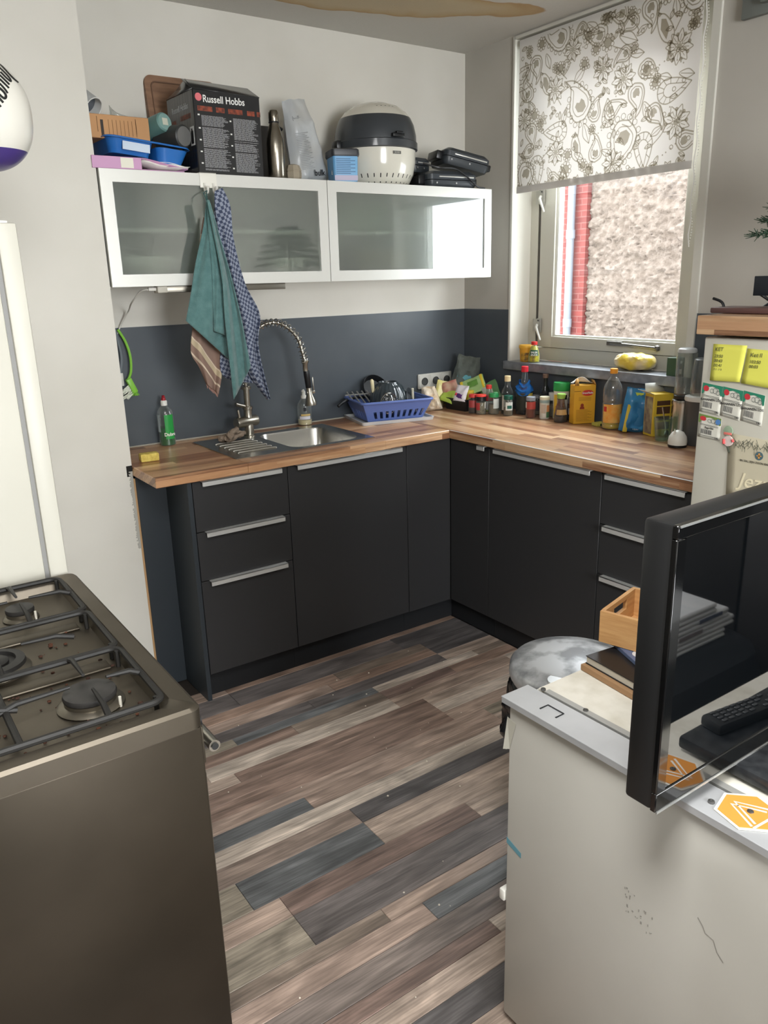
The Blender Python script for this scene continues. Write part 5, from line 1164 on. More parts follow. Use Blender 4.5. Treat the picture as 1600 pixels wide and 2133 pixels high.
# protein bag
BULKM = mat('pale_foil_pouch', (176,177,174), .32, c2=(164,170,176), ns=5, bs=14, bstr=.35, bdist=.012)
def bulk_extra(t, M):
    text('bulk', .034, INK, t, M @ Matrix.Translation((.012,-.056,.036)) @ Matrix.Rotation(radians(6),4,'Y') @ VERT, bold=.0004)
    b = B()
    for k in range(22): b.add([M @ Vector((-.07,-.0475-.004*sin(k*.12),.06+k*.0065)), M @ Vector((.0-.01*(k % 3),-.0485-.004*sin(k*.12),.06+k*.0065)), M @ Vector((.0-.01*(k % 3),-.0485,.062+k*.0065)), M @ Vector((-.07,-.0475-.004*sin(k*.12),.062+k*.0065))], [(0,1,2,3)])
    obj('fine_print', b, pm((150,154,156), .6), t, smooth=False)
    text('bulk', .026, pm((120,122,122), .6), t, M @ Matrix.Translation((-.03,-.032,.255)) @ VERT)
pouch('protein_bag', 'tall pale foil stand-up bag reading bulk, crumpled at the top', 'bag', (-1.062,-.228,ZK), .2, .33, .09, (radians(-3),radians(-11),radians(10)), BULKM, .16, 12, 18, 26, .62, bulk_extra)
# blue tub
t = thing('powder_tub', 'small square blue tub with black lid in front of the multicooker', 'tub', (-.962,-.325,ZK), radians(-17))
b = B(); loft(b, [rrect(-.052,-.052,.052,.052,.012,0), rrect(-.055,-.055,.055,.055,.012,.098)], capb=True); obj('tub_body', b, mat('sky_blue_label', (92,150,196), .4, c2=(122,172,208), ns=6), t)
b = B(); loft(b, [rrect(-.059,-.059,.059,.059,.014,.098), rrect(-.061,-.061,.061,.061,.014,.104), rrect(-.06,-.06,.06,.06,.014,.124), rrect(-.054,-.054,.054,.054,.012,.128)], capb=True); obj('lid', b, pm((44,46,50), .4), t)
b = B()
for k in range(9): b.box((-.042,-.0558,.03+k*.007), (.02+.02*(k % 2),-.0552,.0325+k*.007))
obj('label_print', b, pm((60,96,132), .5), t, smooth=False)
obj('pink_panel', B().box((-.05,-.0556,.004), (.05,-.0549,.024)), pm((176,170,190), .5), t, smooth=False)
text('E', .022, PAPER, t, Matrix.Translation((-.0552,-.03,.035)) @ MXL)
# multicooker
t = thing('multicooker', 'large white and charcoal domed multicooker on the right wall cabinet', 'cooker', (-.702,-.2,ZK), radians(-18))
R1 = .205*.92
CW = mat('cooker_white', (212,209,196), .18, coat=.4)
obj('lower_shell', B().lathe([(.0,.004),(.135,.004),(.150,.016),(.168,.05),(.178,.1),(.180,.152)], 56), CW, t)
obj('charcoal_band', B().lathe([(.182,.150),(.189,.154),(.189,.182),(.184,.186),(.183,.215),(.174,.255),(.160,.284)], 56), mat('charcoal_gloss', (54,58,62), .3, coat=.3), t)
obj('dome', B().lathe([(.160,.284),(.140,.308),(.105,.332),(.055,.348),(0,.352)], 56), CW, t)
b = B(); b.grid(lambda u, v: ((.06+.075*(1-v))*sin(radians(-17+44*u)), -(.06+.075*(1-v))*cos(radians(-17+44*u)), .352-.0475*((.06+.075*(1-v))/.14)**2+.001), 8, 6); obj('control_panel', b, pm((112,110,114), .35), t)
b = B()
for k in range(5): b.lathe([(0,0),(.0055,0),(.005,.0015),(0,.002)], 10, ((.118)*sin(radians(-12+9*k)), -.118*cos(radians(-12+9*k)), .3195))
obj('buttons', b, pm((40,40,44), .4), t)
b = B()
for k in range(36):
    a = radians(k*10); d = Vector((sin(a),-cos(a),0)); q = Vector((cos(a),sin(a),0))
    P = []
    for r, z in ((.1425,.0085),(.1655,.046)):
        for s_ in (-1,1): P.append(d*(r+.0015)+q*.0022*s_+Vector((0,0,z)))
    b.add(P, [(0,1,3,2)])
obj('vents', b, pm((24,24,24), .6), t, smooth=False)
obj('latch_handle', B().rbox((-.03,-.202,.187), (.03,-.180,.203), .004).rbox((-.012,-.205,.2), (.02,-.185,.21), .003)  .xf(Matrix.Rotation(radians(14),4,'Z')), BLACKPL, t)
obj('hinge', B().rbox((-.205,-.03,.15), (-.17,.03,.19), .008).xf(Matrix.Rotation(radians(10),4,'Z')), BLACKPL, t)
a_ = radians(14); Ml = RZ(a_) @ Matrix.Translation((0,-.1806,.128)) @ VERT
obj('badge', B().box((-.02,-.006,0), (.02,.006,.001)).xf(Ml), pm((96,96,92), .4), t, smooth=False)
text('SILVER', .0085, pm((196,194,184), .5), t, Ml @ Matrix.Translation((0,0,.0016)))
# sandwich makers
def maker(label, c, rz, ry, w, d, h):
    t = thing('sandwich_maker', label, 'sandwich maker', c, rz); M = RM((0,ry,0))
    b = B(); loft(b, [[M @ Vector(p) for p in rrect(-w*.46,-d*.46,w*.46,d*.46,.02,0)], [M @ Vector(p) for p in rrect(-w/2,-d/2,w/2,d/2,.025,h*.2)], [M @ Vector(p) for p in rrect(-w/2,-d/2,w/2,d/2,.025,h*.46)]], capb=True); obj('lower_half', b, pm((48,53,57), .38), t)
    b = B(); loft(b, [[M @ Vector(p) for p in rrect(-w/2,-d/2,w/2,d/2,.025,h*.5)], [M @ Vector(p) for p in rrect(-w/2,-d/2,w/2,d/2,.025,h*.8)], [M @ Vector(p) for p in rrect(-w*.42,-d*.42,w*.42,d*.42,.02,h)]], capb=True); obj('upper_half', b, pm((52,57,62), .35), t)
    obj('hinge_block', B().rbox((-w*.62,-d*.3,h*.25), (-w*.48,d*.3,h*.75), .004).xf(M), BLACKPL, t)
    obj('front_handle', B().rbox((w*.48,-d*.25,h*.3), (w*.62,d*.25,h*.7), .006).xf(M), BLACKPL, t)
    obj('trim_strip', B().rbox((-w*.3,-d/2-.002,h*.62), (w*.42,-d/2+.001,h*.7), .001).xf(M), pm((190,190,184), .35, .6), t)
    for x in (-.35,.05): obj('screw', B().lathe([(0,0),(.004,0),(.004,.002),(0,.002)], 10, M=M @ Matrix.Translation((w*x,-d/2-.0005,h*.3)) @ Matrix.Rotation(pi/2,4,'X')), pm((190,190,190), .3, .8), t)
    return t
mk = maker('dark grey sandwich maker lying flat at the right end of the cabinet top', (-.345,-.235,ZK+.001), radians(-6), 0, .27, .2, .075)
maker('dark grey sandwich maker resting tilted on top of the flat one', (-.245,-.235,ZK+.092), radians(-16), radians(12), .235, .19, .075)
maker('small dark grey sandwich maker at the back beside the multicooker', (-.445,-.13,ZK+.081), radians(12), 0, .12, .14, .065)
cd_ = B().tube(cr3([Vector((-.51,-.3,ZK+.105)), Vector((-.45,-.345,ZK+.085)), Vector((-.36,-.35,ZK+.083)), Vector((-.29,-.355,ZK+.05)), Vector((-.235,-.36,ZK+.012)), Vector((-.18,-.355,ZK+.005))]), .0038, 6)
cd_.xf((Matrix.Translation(mk.location) @ Matrix.Rotation(radians(-6),4,'Z')).inverted()); obj('power_cord', cd_, BLACKPL, mk)
# ================================================================= RIGHT SIDE: TALL FRIDGE AND WHAT IS ON IT
FX = -.66
t = thing('fridge_freezer', 'tall white fridge beside the worktop with notes and labels on its door', 'fridge', (-.36,-2.2,0))
wpart('body', B().rbox((-.60,-2.5,.02), (-.03,-1.901,1.424), .006), WHITEEN, t)
wpart('door', B().rbox((FX,-2.5,.06), (-.605,-1.901,1.424), .006), mat('fridge_cream_white', (206,203,190), .35), t)
wpart('plinth', B().box((-.62,-2.48,0), (-.05,-1.92,.02)), BLACKPL, t, smooth=False)
t = thing('butcher_block_board', 'thick butcher-block board lying on top of the tall fridge', 'board', (-.36,-2.2,1.43))
wpart('board', B().rbox((-.685,-2.53,1.4325), (-.03,-1.886,1.489), .002, 1), WORKY, t, smooth=False)
wpart('underside_batten', B().box((-.60,-2.48,1.4245), (-.06,-1.93,1.4323)), pm((60,52,44), .7), t, smooth=False)
XN = FX-.0012
def PX(y, z): return (XN, y, z)
NOTE = mat('yellow_sticky_note', (222,220,96), .7)
def sheet(name, label, cat, pts, m, lift=.0, group=None):
    t = thing(name, label, cat, (XN, pts[0][0], pts[0][1]))
    c = [Vector((XN-lift*(1 if i > 1 else 0), p[0], p[1])) for i, p in enumerate(pts)]   # order TL TR BR BL
    b = B(); b.grid(lambda u, v: c[0].lerp(c[1], u).lerp(c[3].lerp(c[2], u), v) - Vector((lift*.6*v*v,0,0)), 6, 6)
    wpart('sheet', b, m, t, solid=.0006); return t
HAND = pm((96,98,60), .7)
def wtext(s, size, m, t, y, z, x=XN-.0018, **k):
    M = Matrix.Translation((x-t.location[0], y-t.location[1], z-t.location[2])) @ FACE_MX
    return text(s, size, m, t, M, **k)
t = sheet('sticky_note', 'yellow sticky note headed KET on the tall fridge, left of the two', 'note', [(-1.934,1.404),(-2.044,1.404),(-2.036,1.296),(-1.936,1.293)], NOTE, .004)
for s_, z in (('KET',1.389),('23:50',1.368),('00:43',1.354),('00:41',1.340),('01:19',1.326)): wtext(s_, .016 if s_ == 'KET' else .013, HAND, t, -1.942, z, XN-.004, align='LEFT', shear=.15)
t = sheet('sticky_note', 'yellow sticky note headed Ket II on the tall fridge, right of the two', 'note', [(-2.046,1.396),(-2.156,1.392),(-2.15,1.285),(-2.04,1.294)], NOTE, .005)
for s_, z in (('Ket II',1.378),('103:50',1.358),('00:03',1.344)): wtext(s_, .017 if 'K' in s_ else .013, HAND, t, -2.058, z, XN-.005, align='LEFT', shear=.15)
LABM = mat('label_paper', (214,212,200), .6)
def shoplabel(lab, TL, TR, BR, BL, band, name_):
    t = sheet('price_label', lab, 'label', [TL,TR,BR,BL], LABM)
    A, B_, C_, D = [Vector((p[0],p[1])) for p in (TL,TR,BR,BL)]
    def q(u, v): p = A.lerp(B_, u).lerp(D.lerp(C_, u), v); return p
    def F(u, v, x=XN-.0016): p = q(u, v); return (x-t.location[0], p.x-t.location[1], p.y-t.location[2])
    obj('coloured_band', B().add([F(0,0),F(1,0),F(1,.32),F(.93,.34),F(.82,.12),F(.5,.07),F(.2,.14),F(.08,.36),F(0,.36)], [tuple(range(9))]), band, t, smooth=False)
    obj('red_seal', B().add([F(.2+.14*cos(2*pi*k/14), .17+.1*sin(2*pi*k/14), XN-.002) for k in range(14)], [tuple(range(14))]), pm((196,54,62), .5), t, smooth=False)
    b = B()
    for cx, cy, r in ((.5,.22,.09), (.66,.2,.11), (.8,.25,.09)):
        b.stroke([(cx+r*cos(2*pi*k/14), cy+r*.8*sin(2*pi*k/14)) for k in range(14)], .018, lambda x, y_: F(x, y_, XN-.002), closed=True)
    obj('fruit_drawing', b, pm((110,116,112), .6), t, smooth=False)
    b = B(); rr = random.Random(hash(lab) % 97)
    x = .14
    while x < .6: w = rr.uniform(.012,.03); b.add([F(x,.62),F(x+w,.62),F(x+w,.82),F(x,.82)], [(0,1,2,3)]); x += w+rr.uniform(.012,.03)
    for y_ in (.4,.44,.88): b.add([F(.1,y_),F(.9,y_),F(.9,y_+.012),F(.1,y_+.012)], [(0,1,2,3)])
    obj('barcode', b, pm((64,64,66), .6), t, smooth=False)
    c = q(.5,.53); wtext(name_, .0105, INK, t, c.x, c.y, XN-.002)
    c = q(.85,.92); wtext('1.43', .008, INK, t, c.x, c.y, XN-.002)
GB = pm((46,128,100), .5)
shoplabel('green-banded price label reading BANANEN LOS, leftmost of the three in a row', (-1.911,1.284),(-1.98,1.277),(-1.976,1.186),(-1.905,1.193), GB, 'BANANEN LOS')
shoplabel('green-banded price label reading BANANEN LOS, middle one of the three in a row', (-1.981,1.278),(-2.048,1.27),(-2.044,1.178),(-1.977,1.188), GB, 'BANANEN LOS')
shoplabel('green-banded price label reading BANANEN LOS, rightmost of the three in a row', (-2.049,1.272),(-2.117,1.263),(-2.115,1.170),(-2.046,1.181), GB, 'BANANEN LOS')
shoplabel('olive-banded price label below the row of three, reading Paprika', (-1.907,1.186),(-1.985,1.178),(-1.985,1.107),(-1.906,1.112), pm((112,136,72), .5), 'Paprika')
o = wpart('blue_seal', B().add([(XN-.0022, -1.975+.009*cos(2*pi*k/14), 1.166+.009*sin(2*pi*k/14)) for k in range(14)], [tuple(range(14))]), pm((84,128,184), .5), [x for x in bpy.data.objects if x.get('label','').startswith('olive')][0], smooth=False)
# invitation card with a snowman magnet holding it
t = sheet('invitation_card', 'beige card lettered Jezus with pine branches, stuck to the tall fridge', 'card', [(-2.012,1.138),(-2.20,1.13),(-2.2,.915),(-2.026,.936)], mat('beige_card', (196,188,164), .6), .002)
wtext('Jezus', .062, pm((232,222,190), .5), t, -2.062, .998, XN-.0035, align='LEFT', shear=.25)
wtext('EN ZAL ZIJN ZOON BAREN, GIJ ZULT', .0085, pm((90,88,78), .6), t, -2.06, 1.06, XN-.0030, align='LEFT')
wtext('WANT HIJ ZAL ZIJN VOLK ZALIG MAKEN', .0075, pm((90,88,78), .6), t, -2.062, .952, XN-.0035, align='LEFT')
b = B(); rr = random.Random(12)
for k in range(70):
    y_ = -2.03-rr.random()*.15; z = 1.13-rr.random()*.028; a = rr.uniform(-2.6,-.6); L_ = rr.uniform(.008,.022)
    b.stroke([(y_,z),(y_+L_*cos(a),z+L_*sin(a))], .0012, lambda y, z: (XN-.0022, y, z))
wpart('pine_drawing', b, pm((86,92,80), .6), t, smooth=False)
o = wpart('hanging_ornament', B().add([(XN-.0024, -2.119+.013*cos(2*pi*k/18), 1.082+.013*sin(2*pi*k/18)) for k in range(18)], [tuple(range(18))]), pm((78,104,112), .5), t, smooth=False)
wpart('ornament_cross', B().box((XN-.003,-2.1215,1.074), (XN-.0025,-2.1165,1.09)).box((XN-.003,-2.127,1.0805), (XN-.0025,-2.111,1.0835)), pm((206,150,80), .5), t, smooth=False)
t = thing('fridge_magnet', 'small round-headed figure magnet in grey-green and red beside the beige card', 'magnet', (XN-.004,-2.018,1.1))
wpart('head', B().lathe([(0,0),(.016,0),(.015,.003),(0,.004)], 20, M=Matrix.Translation((XN-.003,-2.013,1.144)) @ Matrix.Rotation(-pi/2,4,'Y')), pm((146,164,140), .5), t)
wpart('scarf', B().rbox((XN-.007,-2.026,1.132), (XN-.003,-2.0,1.140), .001), pm((222,120,110), .5), t)
wpart('body', B().lathe([(0,0),(.017,0),(.016,.003),(0,.004)], 20, M=Matrix.Translation((XN-.003,-2.016,1.113)) @ Matrix.Rotation(-pi/2,4,'Y')), pm((214,196,190), .5), t)
wpart('arm', B().tube([(XN-.006,-2.002,1.118),(XN-.006,-2.004,1.103)], .005, 8).tube([(XN-.006,-2.03,1.12),(XN-.006,-2.034,1.112)], .004, 8), pm((214,90,90), .5), t)
wpart('twig', B().tube([(XN-.005,-2.016,1.095),(XN-.005,-2.024,1.078)], .003, 6), pm((70,74,62), .6), t)
# on the wooden top
t = thing('flat_device', 'flat brown-red box with a curved black stalk on the tall fridge', 'device', (-.5,-1.93,1.4895))
wpart('case', B().rbox((-.56,-2.06,1.4895), (-.44,-1.845,1.508), .005), mat('brown_red_case', (92,66,62), .35), t)
wpart('stalk', B().tube(cr3([Vector((-.5,-1.856,1.505)), Vector((-.5,-1.85,1.518)), Vector((-.5,-1.838,1.526)), Vector((-.5,-1.815,1.533))]), .0045, 8), BLACKPL, t)
t = thing('tablet_stand', 'black folding stand leaning at the right edge above the tall fridge', 'stand', (-.4,-1.95,1.4895))
wpart('panel', B().rbox((-.45,-2.1,1.54), (-.438,-1.92,1.60), .002), pm((30,34,40), .4), t)
wpart('leg', B().tube([(-.43,-1.935,1.545),(-.40,-1.955,1.52),(-.42,-1.93,1.4925)], .006, 6), BLACKPL, t)
wpart('leg', B().tube([(-.43,-2.05,1.545),(-.40,-2.06,1.52),(-.42,-2.04,1.4925)], .006, 6), BLACKPL, t)
t = thing('artificial_tree', 'dark green artificial fir branches at the right edge above the tall fridge', 'artificial tree', (-.34,-2.09,1.4895))
wpart('trunk', B().tube([(-.34,-2.09,1.4895),(-.34,-2.09,1.95)], .008, 8), pm((84,62,44), .8), t)
wpart('foot', B().lathe([(0,0),(.05,0),(.045,.012),(0,.014)], 16, (-.34,-2.09,1.4895)), pm((84,62,44), .8), t)
b = B(); rr = random.Random(9)
for lev in range(6):
    z = 1.725+lev*.04; R_ = .175-.018*lev
    for k in range(13):
        a = 2*pi*k/13+lev*.5; tip = Vector((-.34+R_*cos(a), -2.09+R_*sin(a), z+.005)); root = Vector((-.34,-2.09,z+.035))
        b.tube([root, tip], .002, 4)
        for j in range(60):
            p = root.lerp(tip, .25+.75*j/43); d = Vector((rr.uniform(-1,1),rr.uniform(-1,1),rr.uniform(-.6,.8))).normalized()*.022+(tip-root).normalized()*.012
            b.tube([p, p+d], [.0022,.001], 3)
o = wpart('needles', b, mat('fir_green', (38,62,48), .8, c2=(52,78,58), ns=30), t, smooth=False); o['kind'] = 'stuff'
b = B()
for k in range(30):
    p = Vector((-.34+rr.uniform(-.06,.06), -1.95+rr.uniform(-.03,.02), 1.695)); b.tube([Vector((-.34,-2.03,1.72)), p+Vector((0,0,rr.uniform(-.012,.006)))], .0012, 3)
o = wpart('brown_twigs', b, pm((140,104,72), .8), t, smooth=False); o['kind'] = 'stuff'
tag(obj('wall_bracket', B().rbox((-.022,-1.70,2.47), (-.001,-1.517,2.68), .002).rbox((-.05,-1.66,2.5), (-.022,-1.6,2.54), .004), pm((112,116,112), .5)), 'grey bracket plate high on the window wall at the right edge', 'bracket')

# ================================================================= LOW APPLIANCE WITH TV
AX0, AX1, AY0, AY1, AZ = -1.918, -1.37, -2.945, -2.362, .805
t = thing('undercounter_fridge', 'low white built-in fridge without top, its scuffed side towards the room', 'fridge', (-1.64,-2.65,0))
SCUFF = mat('scuffed_white_side', (196,194,186), .45, c2=(190,188,180), ns=4)
wpart('side_panel', B().rbox((AX0,AY0,.02), (AX0+.03,AY1,AZ), .004), SCUFF, t)
wpart('body', B().box((AX0+.03,AY0,.0), (AX1,AY1-.002,AZ-.012)), pm((150,148,142), .6), t, smooth=False)
wpart('door_gasket', B().box((AX0+.02,AY1-.001,.05), (AX1,AY1+.008,AZ-.02)), pm((40,42,44), .7), t, smooth=False)
wpart('door', B().rbox((AX0+.035,AY1+.008,.05), (AX1,AY1+.035,AZ-.02), .004), WHITEEN, t)
wpart('hinge_clip', B().rbox((AX0-.004,AY1+.001,.325), (AX0+.03,AY1+.016,.352), .003), WHITEPL, t)
RAIL = mat('white_metal_rail', (196,198,200), .35, .3, c2=(182,184,186), ns=9)
wpart('front_rail', B().rbox((AX0-.012,AY0,AZ+.014), (AX0+.062,AY1+.012,AZ+.017), .001).box((AX0-.012,AY0,AZ+.004), (AX0-.009,AY1+.01,AZ+.016)), RAIL, t, smooth=False)
wpart('rail_shadow_gap', B().box((AX0+.004,AY0+.01,AZ-.004), (AX0+.06,AY1-.006,AZ+.013)), pm((96,98,100), .7), t, smooth=False)
wpart('rail_slot', B().tube([(AX0+.012,-2.432,AZ+.0175),(AX0+.034,-2.432,AZ+.0175),(AX0+.034,-2.472,AZ+.0175),(AX0+.012,-2.472,AZ+.0175)], .0018, 4), pm((40,42,44), .6), t)
BOARD = mat('chalky_white_board', (222,218,206), .8, c2=(188,182,164), ns=16, nd=6, lo=.45, hi=.85, bs=60, bstr=.3)
wpart('top_board', B().rbox((AX0+.075,AY0+.01,AZ-.006), (AX1,AY1-.004,AZ+.012), .002, 1), BOARD, t)
wpart('board_edge_strip', B().box((AX0+.066,AY0+.01,AZ+.012), (AX0+.08,AY1-.03,AZ+.0185)), pm((176,176,172), .4, .4), t, smooth=False)
for x, y_ in ((AX0+.07,-2.385), (AX0+.075,-2.49), (AX0+.03,-2.66), (AX0+.045,-2.84), (AX0+.02,-2.79)):
    wpart('screw', B().lathe([(0,0),(.0055,0),(.005,.003),(.002,.004),(0,.003)], 12, (x,y_,AZ+.0175)), pm((120,120,118), .3, .8), t)
wpart('blue_tape', B().add([(AX0-.0008,AY1-.001,.492),(AX0-.0008,AY1-.043,.478),(AX0-.0008,AY1-.043,.466),(AX0-.0008,AY1-.001,.478)], [(0,1,2,3)]), pm((98,150,164), .5), t, smooth=False, solid=.0004)
wpart('clear_tape', B().add([(AX0-.0012,AY1+.004,.775),(AX0-.0012,AY1-.02,.77),(AX0-.0012,AY1-.004,.705),(AX0-.006,AY1+.010,.70)], [(0,1,2,3)]), pm((186,184,172), .3), t, smooth=False, solid=.0004)
b = B(); rr = random.Random(31)
for k in range(26):
    y_ = -2.66-.06*rr.random(); z = .58-.05*rr.random()-(y_+2.66)*-.3; b.box((AX0-.0008,y_,z), (AX0-.0002,y_+.0025*rr.random()+.0008,z+.004*rr.random()+.001))
P = [(-2.80,.62),(-2.81,.61),(-2.815,.60),(-2.83,.598),(-2.838,.58),(-2.85,.57)]
b.stroke(P, .0018, lambda y, z: (AX0-.0006, y, z))
wpart('scuff_marks', b, pm((156,153,146), .7), t, smooth=False)
# foot and corner panel at the lower right
tag(obj('partition_panel', B().rbox((-1.953,-3.35,.0), (-1.923,-2.951,.80), .004), pm((222,222,216), .35)), 'bright white panel edge at the lower right corner, beside the low fridge', 'panel')
# orange sticker card
t = thing('sticker_card', 'orange hexagonal sticker with white chevron lines on the low fridge rail', 'sticker', (-1.875,-2.838,AZ+.0178))
hexa = [(.045*cos(radians(a)), .045*sin(radians(a))) for a in (15,75,135,195,255,315)]
obj('backing', B().prism([(x*1.12, y*1.12) for x, y in hexa], 0, .0008), pm((230,226,214), .5), t, smooth=False)
obj('orange_face', B().prism(hexa, .0008, .0014), mat('orange_print', (226,150,66), .4), t, smooth=False)
b = B()
for off in (0, .009): b.stroke([(-.028+off,-.022),(-.004+off,.026),(.02+off,-.018)], .004, lambda x, y: (x, y, .0016))
b.stroke([(-.03,-.026),(.02,-.03)], .004, lambda x, y: (x, y, .0016))
obj('chevron_lines', b, pm((238,236,228), .5), t, smooth=False)
# TV
TY = -2.77; TX0, TX1, TZ0, TZ1 = -2.02, -1.29, .848, 1.296
t = thing('television', 'black flat television standing on the low fridge, screen towards the room', 'television', (-1.655,-2.75,AZ+.018))
wpart('back_shell', B().rbox((TX0,TY+.004,TZ0), (TX1,TY+.052,TZ1), .006), mat('tv_black_shell', (30,31,32), .35), t)
fr = mat('tv_gloss_bezel', (8,9,10), .12, coat=.5)
bz = B()
for a, c in (((TX0,TZ0),(TX1,TZ0+.032)), ((TX0,TZ1-.02),(TX1,TZ1)), ((TX0,TZ0+.032),(TX0+.022,TZ1-.02)), ((TX1-.022,TZ0+.032),(TX1,TZ1-.02))):
    bz.rbox((a[0],TY-.004,a[1]), (c[0],TY+.006,c[1]), .0015, 1)
wpart('bezel', bz, fr, t)
wpart('screen', B().box((TX0+.021,TY-.0015,TZ0+.031), (TX1-.021,TY+.003,TZ1-.019)), mat('tv_screen', (7,9,11), .025, ior=2.6), t, smooth=False)
for z0, z1 in ((TZ0-.002,TZ0+.002), (TZ1-.003,TZ1)): wpart('silver_edge', B().box((TX0+.003,TY-.0055,z0), (TX1,TY-.0035,z1)), pm((190,192,190), .25, .7), t, smooth=False)
wpart('stand_neck', B().rbox((-1.70,TY+.01,AZ+.04), (-1.61,TY+.035,TZ0+.02), .004), BLACKPL, t)
wpart('stand_base', B().rbox((-1.812,-2.875,AZ+.0185), (-1.50,-2.655,AZ+.042), .006), mat('dusty_black_base', (30,32,35), .3, c2=(48,50,52), ns=60), t)
t = thing('remote_control', 'black remote control lying on the television stand base', 'remote', (-1.655,-2.835,AZ+.0425), radians(8))
obj('case', B().rbox((-.105,-.022,0), (.105,.022,.022), .006), mat('remote_black', (34,36,38), .45), t)
for i in range(10):
    for j in range(4):
        if (i+j) % 9 != 8: obj('button', B().rbox((-.09+i*.0175,-.017+j*.009,.022), (-.079+i*.0175,-.011+j*.009,.0245), .001, 1), pm((74,76,78), .5), t)
# books and tray
t = thing('book', 'thin wooden-edged panel under the books on the low fridge', 'board', (-1.52,-2.45,AZ+.0125))
t.name = 'wooden_board'
MB = RZ(radians(-96.5), (-1.633,-2.548,0))
wpart('board', B().rbox((-.17,-.105,AZ+.0128), (.135,.095,AZ+.026), .001, 1, M=MB), mat('raw_board_edge', (156,122,88), .7), t)
t = thing('book', 'black hardback book with small white print lying on the wooden board', 'book', (-1.52,-2.45,AZ+.0265))
wpart('cover', B().rbox((-.167,-.095,AZ+.0265), (.133,.095,AZ+.0285), .0008, 1, M=MB).rbox((-.167,-.095,AZ+.0425), (.133,.095,AZ+.0445), .0008, 1, M=MB), mat('black_book_cover', (30,29,30), .35), t)
wpart('page_block', B().box((-.165,-.093,AZ+.0287), (.131,.093,AZ+.0423)).xf(MB), pm((186,180,166), .7), t, smooth=False)
wpart('print', B().box((-.03,-.085,AZ+.0446), (.03,-.082,AZ+.0449)).box((.06,-.075,AZ+.0446), (.11,-.073,AZ+.0449)).xf(MB), pm((190,186,178), .6), t, smooth=False)
wpart('red_emblem', B().lathe([(0,0),(.006,0),(.006,.0004),(0,.0004)], 12, M=MB @ Matrix.Translation((.045,-.08,AZ+.0446))), pm((200,80,64), .5), t)
MB2 = RZ(radians(-113), (-1.585,-2.492,0))
t = thing('book', 'blue-grey paperback turned askew under the wooden tray', 'book', (-1.50,-2.43,AZ+.045))
wpart('cover', B().rbox((-.12,-.085,AZ+.045), (.12,.085,AZ+.054), .0008, 1, M=MB2), mat('blue_grey_cover', (96,110,140), .4, c2=(70,80,106), ns=6), t)
wpart('emblem', B().lathe([(0,0),(.016,0),(.016,.0004),(0,.0004)], 16, M=MB2 @ Matrix.Translation((-.02,-.06,AZ+.0541))), pm((206,206,206), .5), t)
TRA = radians(-75.5); MT = RZ(TRA, (-1.540,-2.452,AZ+.0545))
OAK = mat('light_oak', (206,160,106), .5, c2=(190,142,90), ns=8, stretch=(2,2,20), bs=40, bstr=.08)
t = thing('wooden_tray', 'small light oak tray box with a handle slot, holding grey chargers', 'tray', (-1.540,-2.452,AZ+.0545), TRA)
tw, td, th2 = .12, .085, .072
obj('long_side', B().rbox((-tw,-td,0), (tw,-td+.009,th2), .001, 1), OAK, t); obj('long_side', B().rbox((-tw,td-.009,0), (tw,td,th2), .001, 1), OAK, t)
for sx in (-1, 1):
    b = B(); us = [0,.28,.72,1]; vs_ = [0,.52,.84,1]; x = sx*(tw-.0045)
    v = [(x, -td+.009+(2*td-.018)*u, th2*q) for q in vs_ for u in us]
    b.add(v, [(j*4+i, j*4+i+1, (j+1)*4+i+1, (j+1)*4+i) for j in range(3) for i in range(3) if not (i == 1 and j == 1)])
    obj('end_side', b, OAK, t, solid=.009, smooth=False)
obj('tray_bottom', B().box((-tw+.009,-td+.009,.001), (tw-.009,td-.009,.006)), OAK, t, smooth=False)
GREYP = mat('aged_grey_plastic', (190,186,172), .5)
for lab, x, y_, r, sz in (('large grey power adapter in the oak tray', .0,.015,.5,(.045,.028,.03)), ('small pale grey power adapter lying beside the large one in the tray', .055,-.03,-.3,(.025,.02,.024))):
    p = MT @ Vector((x,y_,.007)); t = thing('power_adapter', lab, 'adapter', p, TRA+r)
    obj('case', B().rbox((-sz[0],-sz[1],.012), (sz[0],sz[1],.012+2*sz[2]), .006), GREYP, t)
    obj('strain_relief', B().tube([(-sz[0],0,.02),(-sz[0]-.02,.0,.016)], [.006,.0035], 8), GREYP, t)
    obj('cable', B().tube(cr3([Vector((-sz[0]-.02,0,.016)), Vector((-sz[0]-.03,-.02,.01)), Vector((-sz[0],-.035,.008)), Vector((0,-.036,.008))]), .003, 6), GREYP, t)
tag(obj('white_cup', B().lathe([(.028,0),(.03,.002),(.037,.06),(.0355,.06),(.029,.006),(0,.005)], 28, (-1.786,-2.628,AZ+.0188)), pm((214,210,200), .35)), 'white cup on the low fridge half hidden behind the television edge', 'cup')
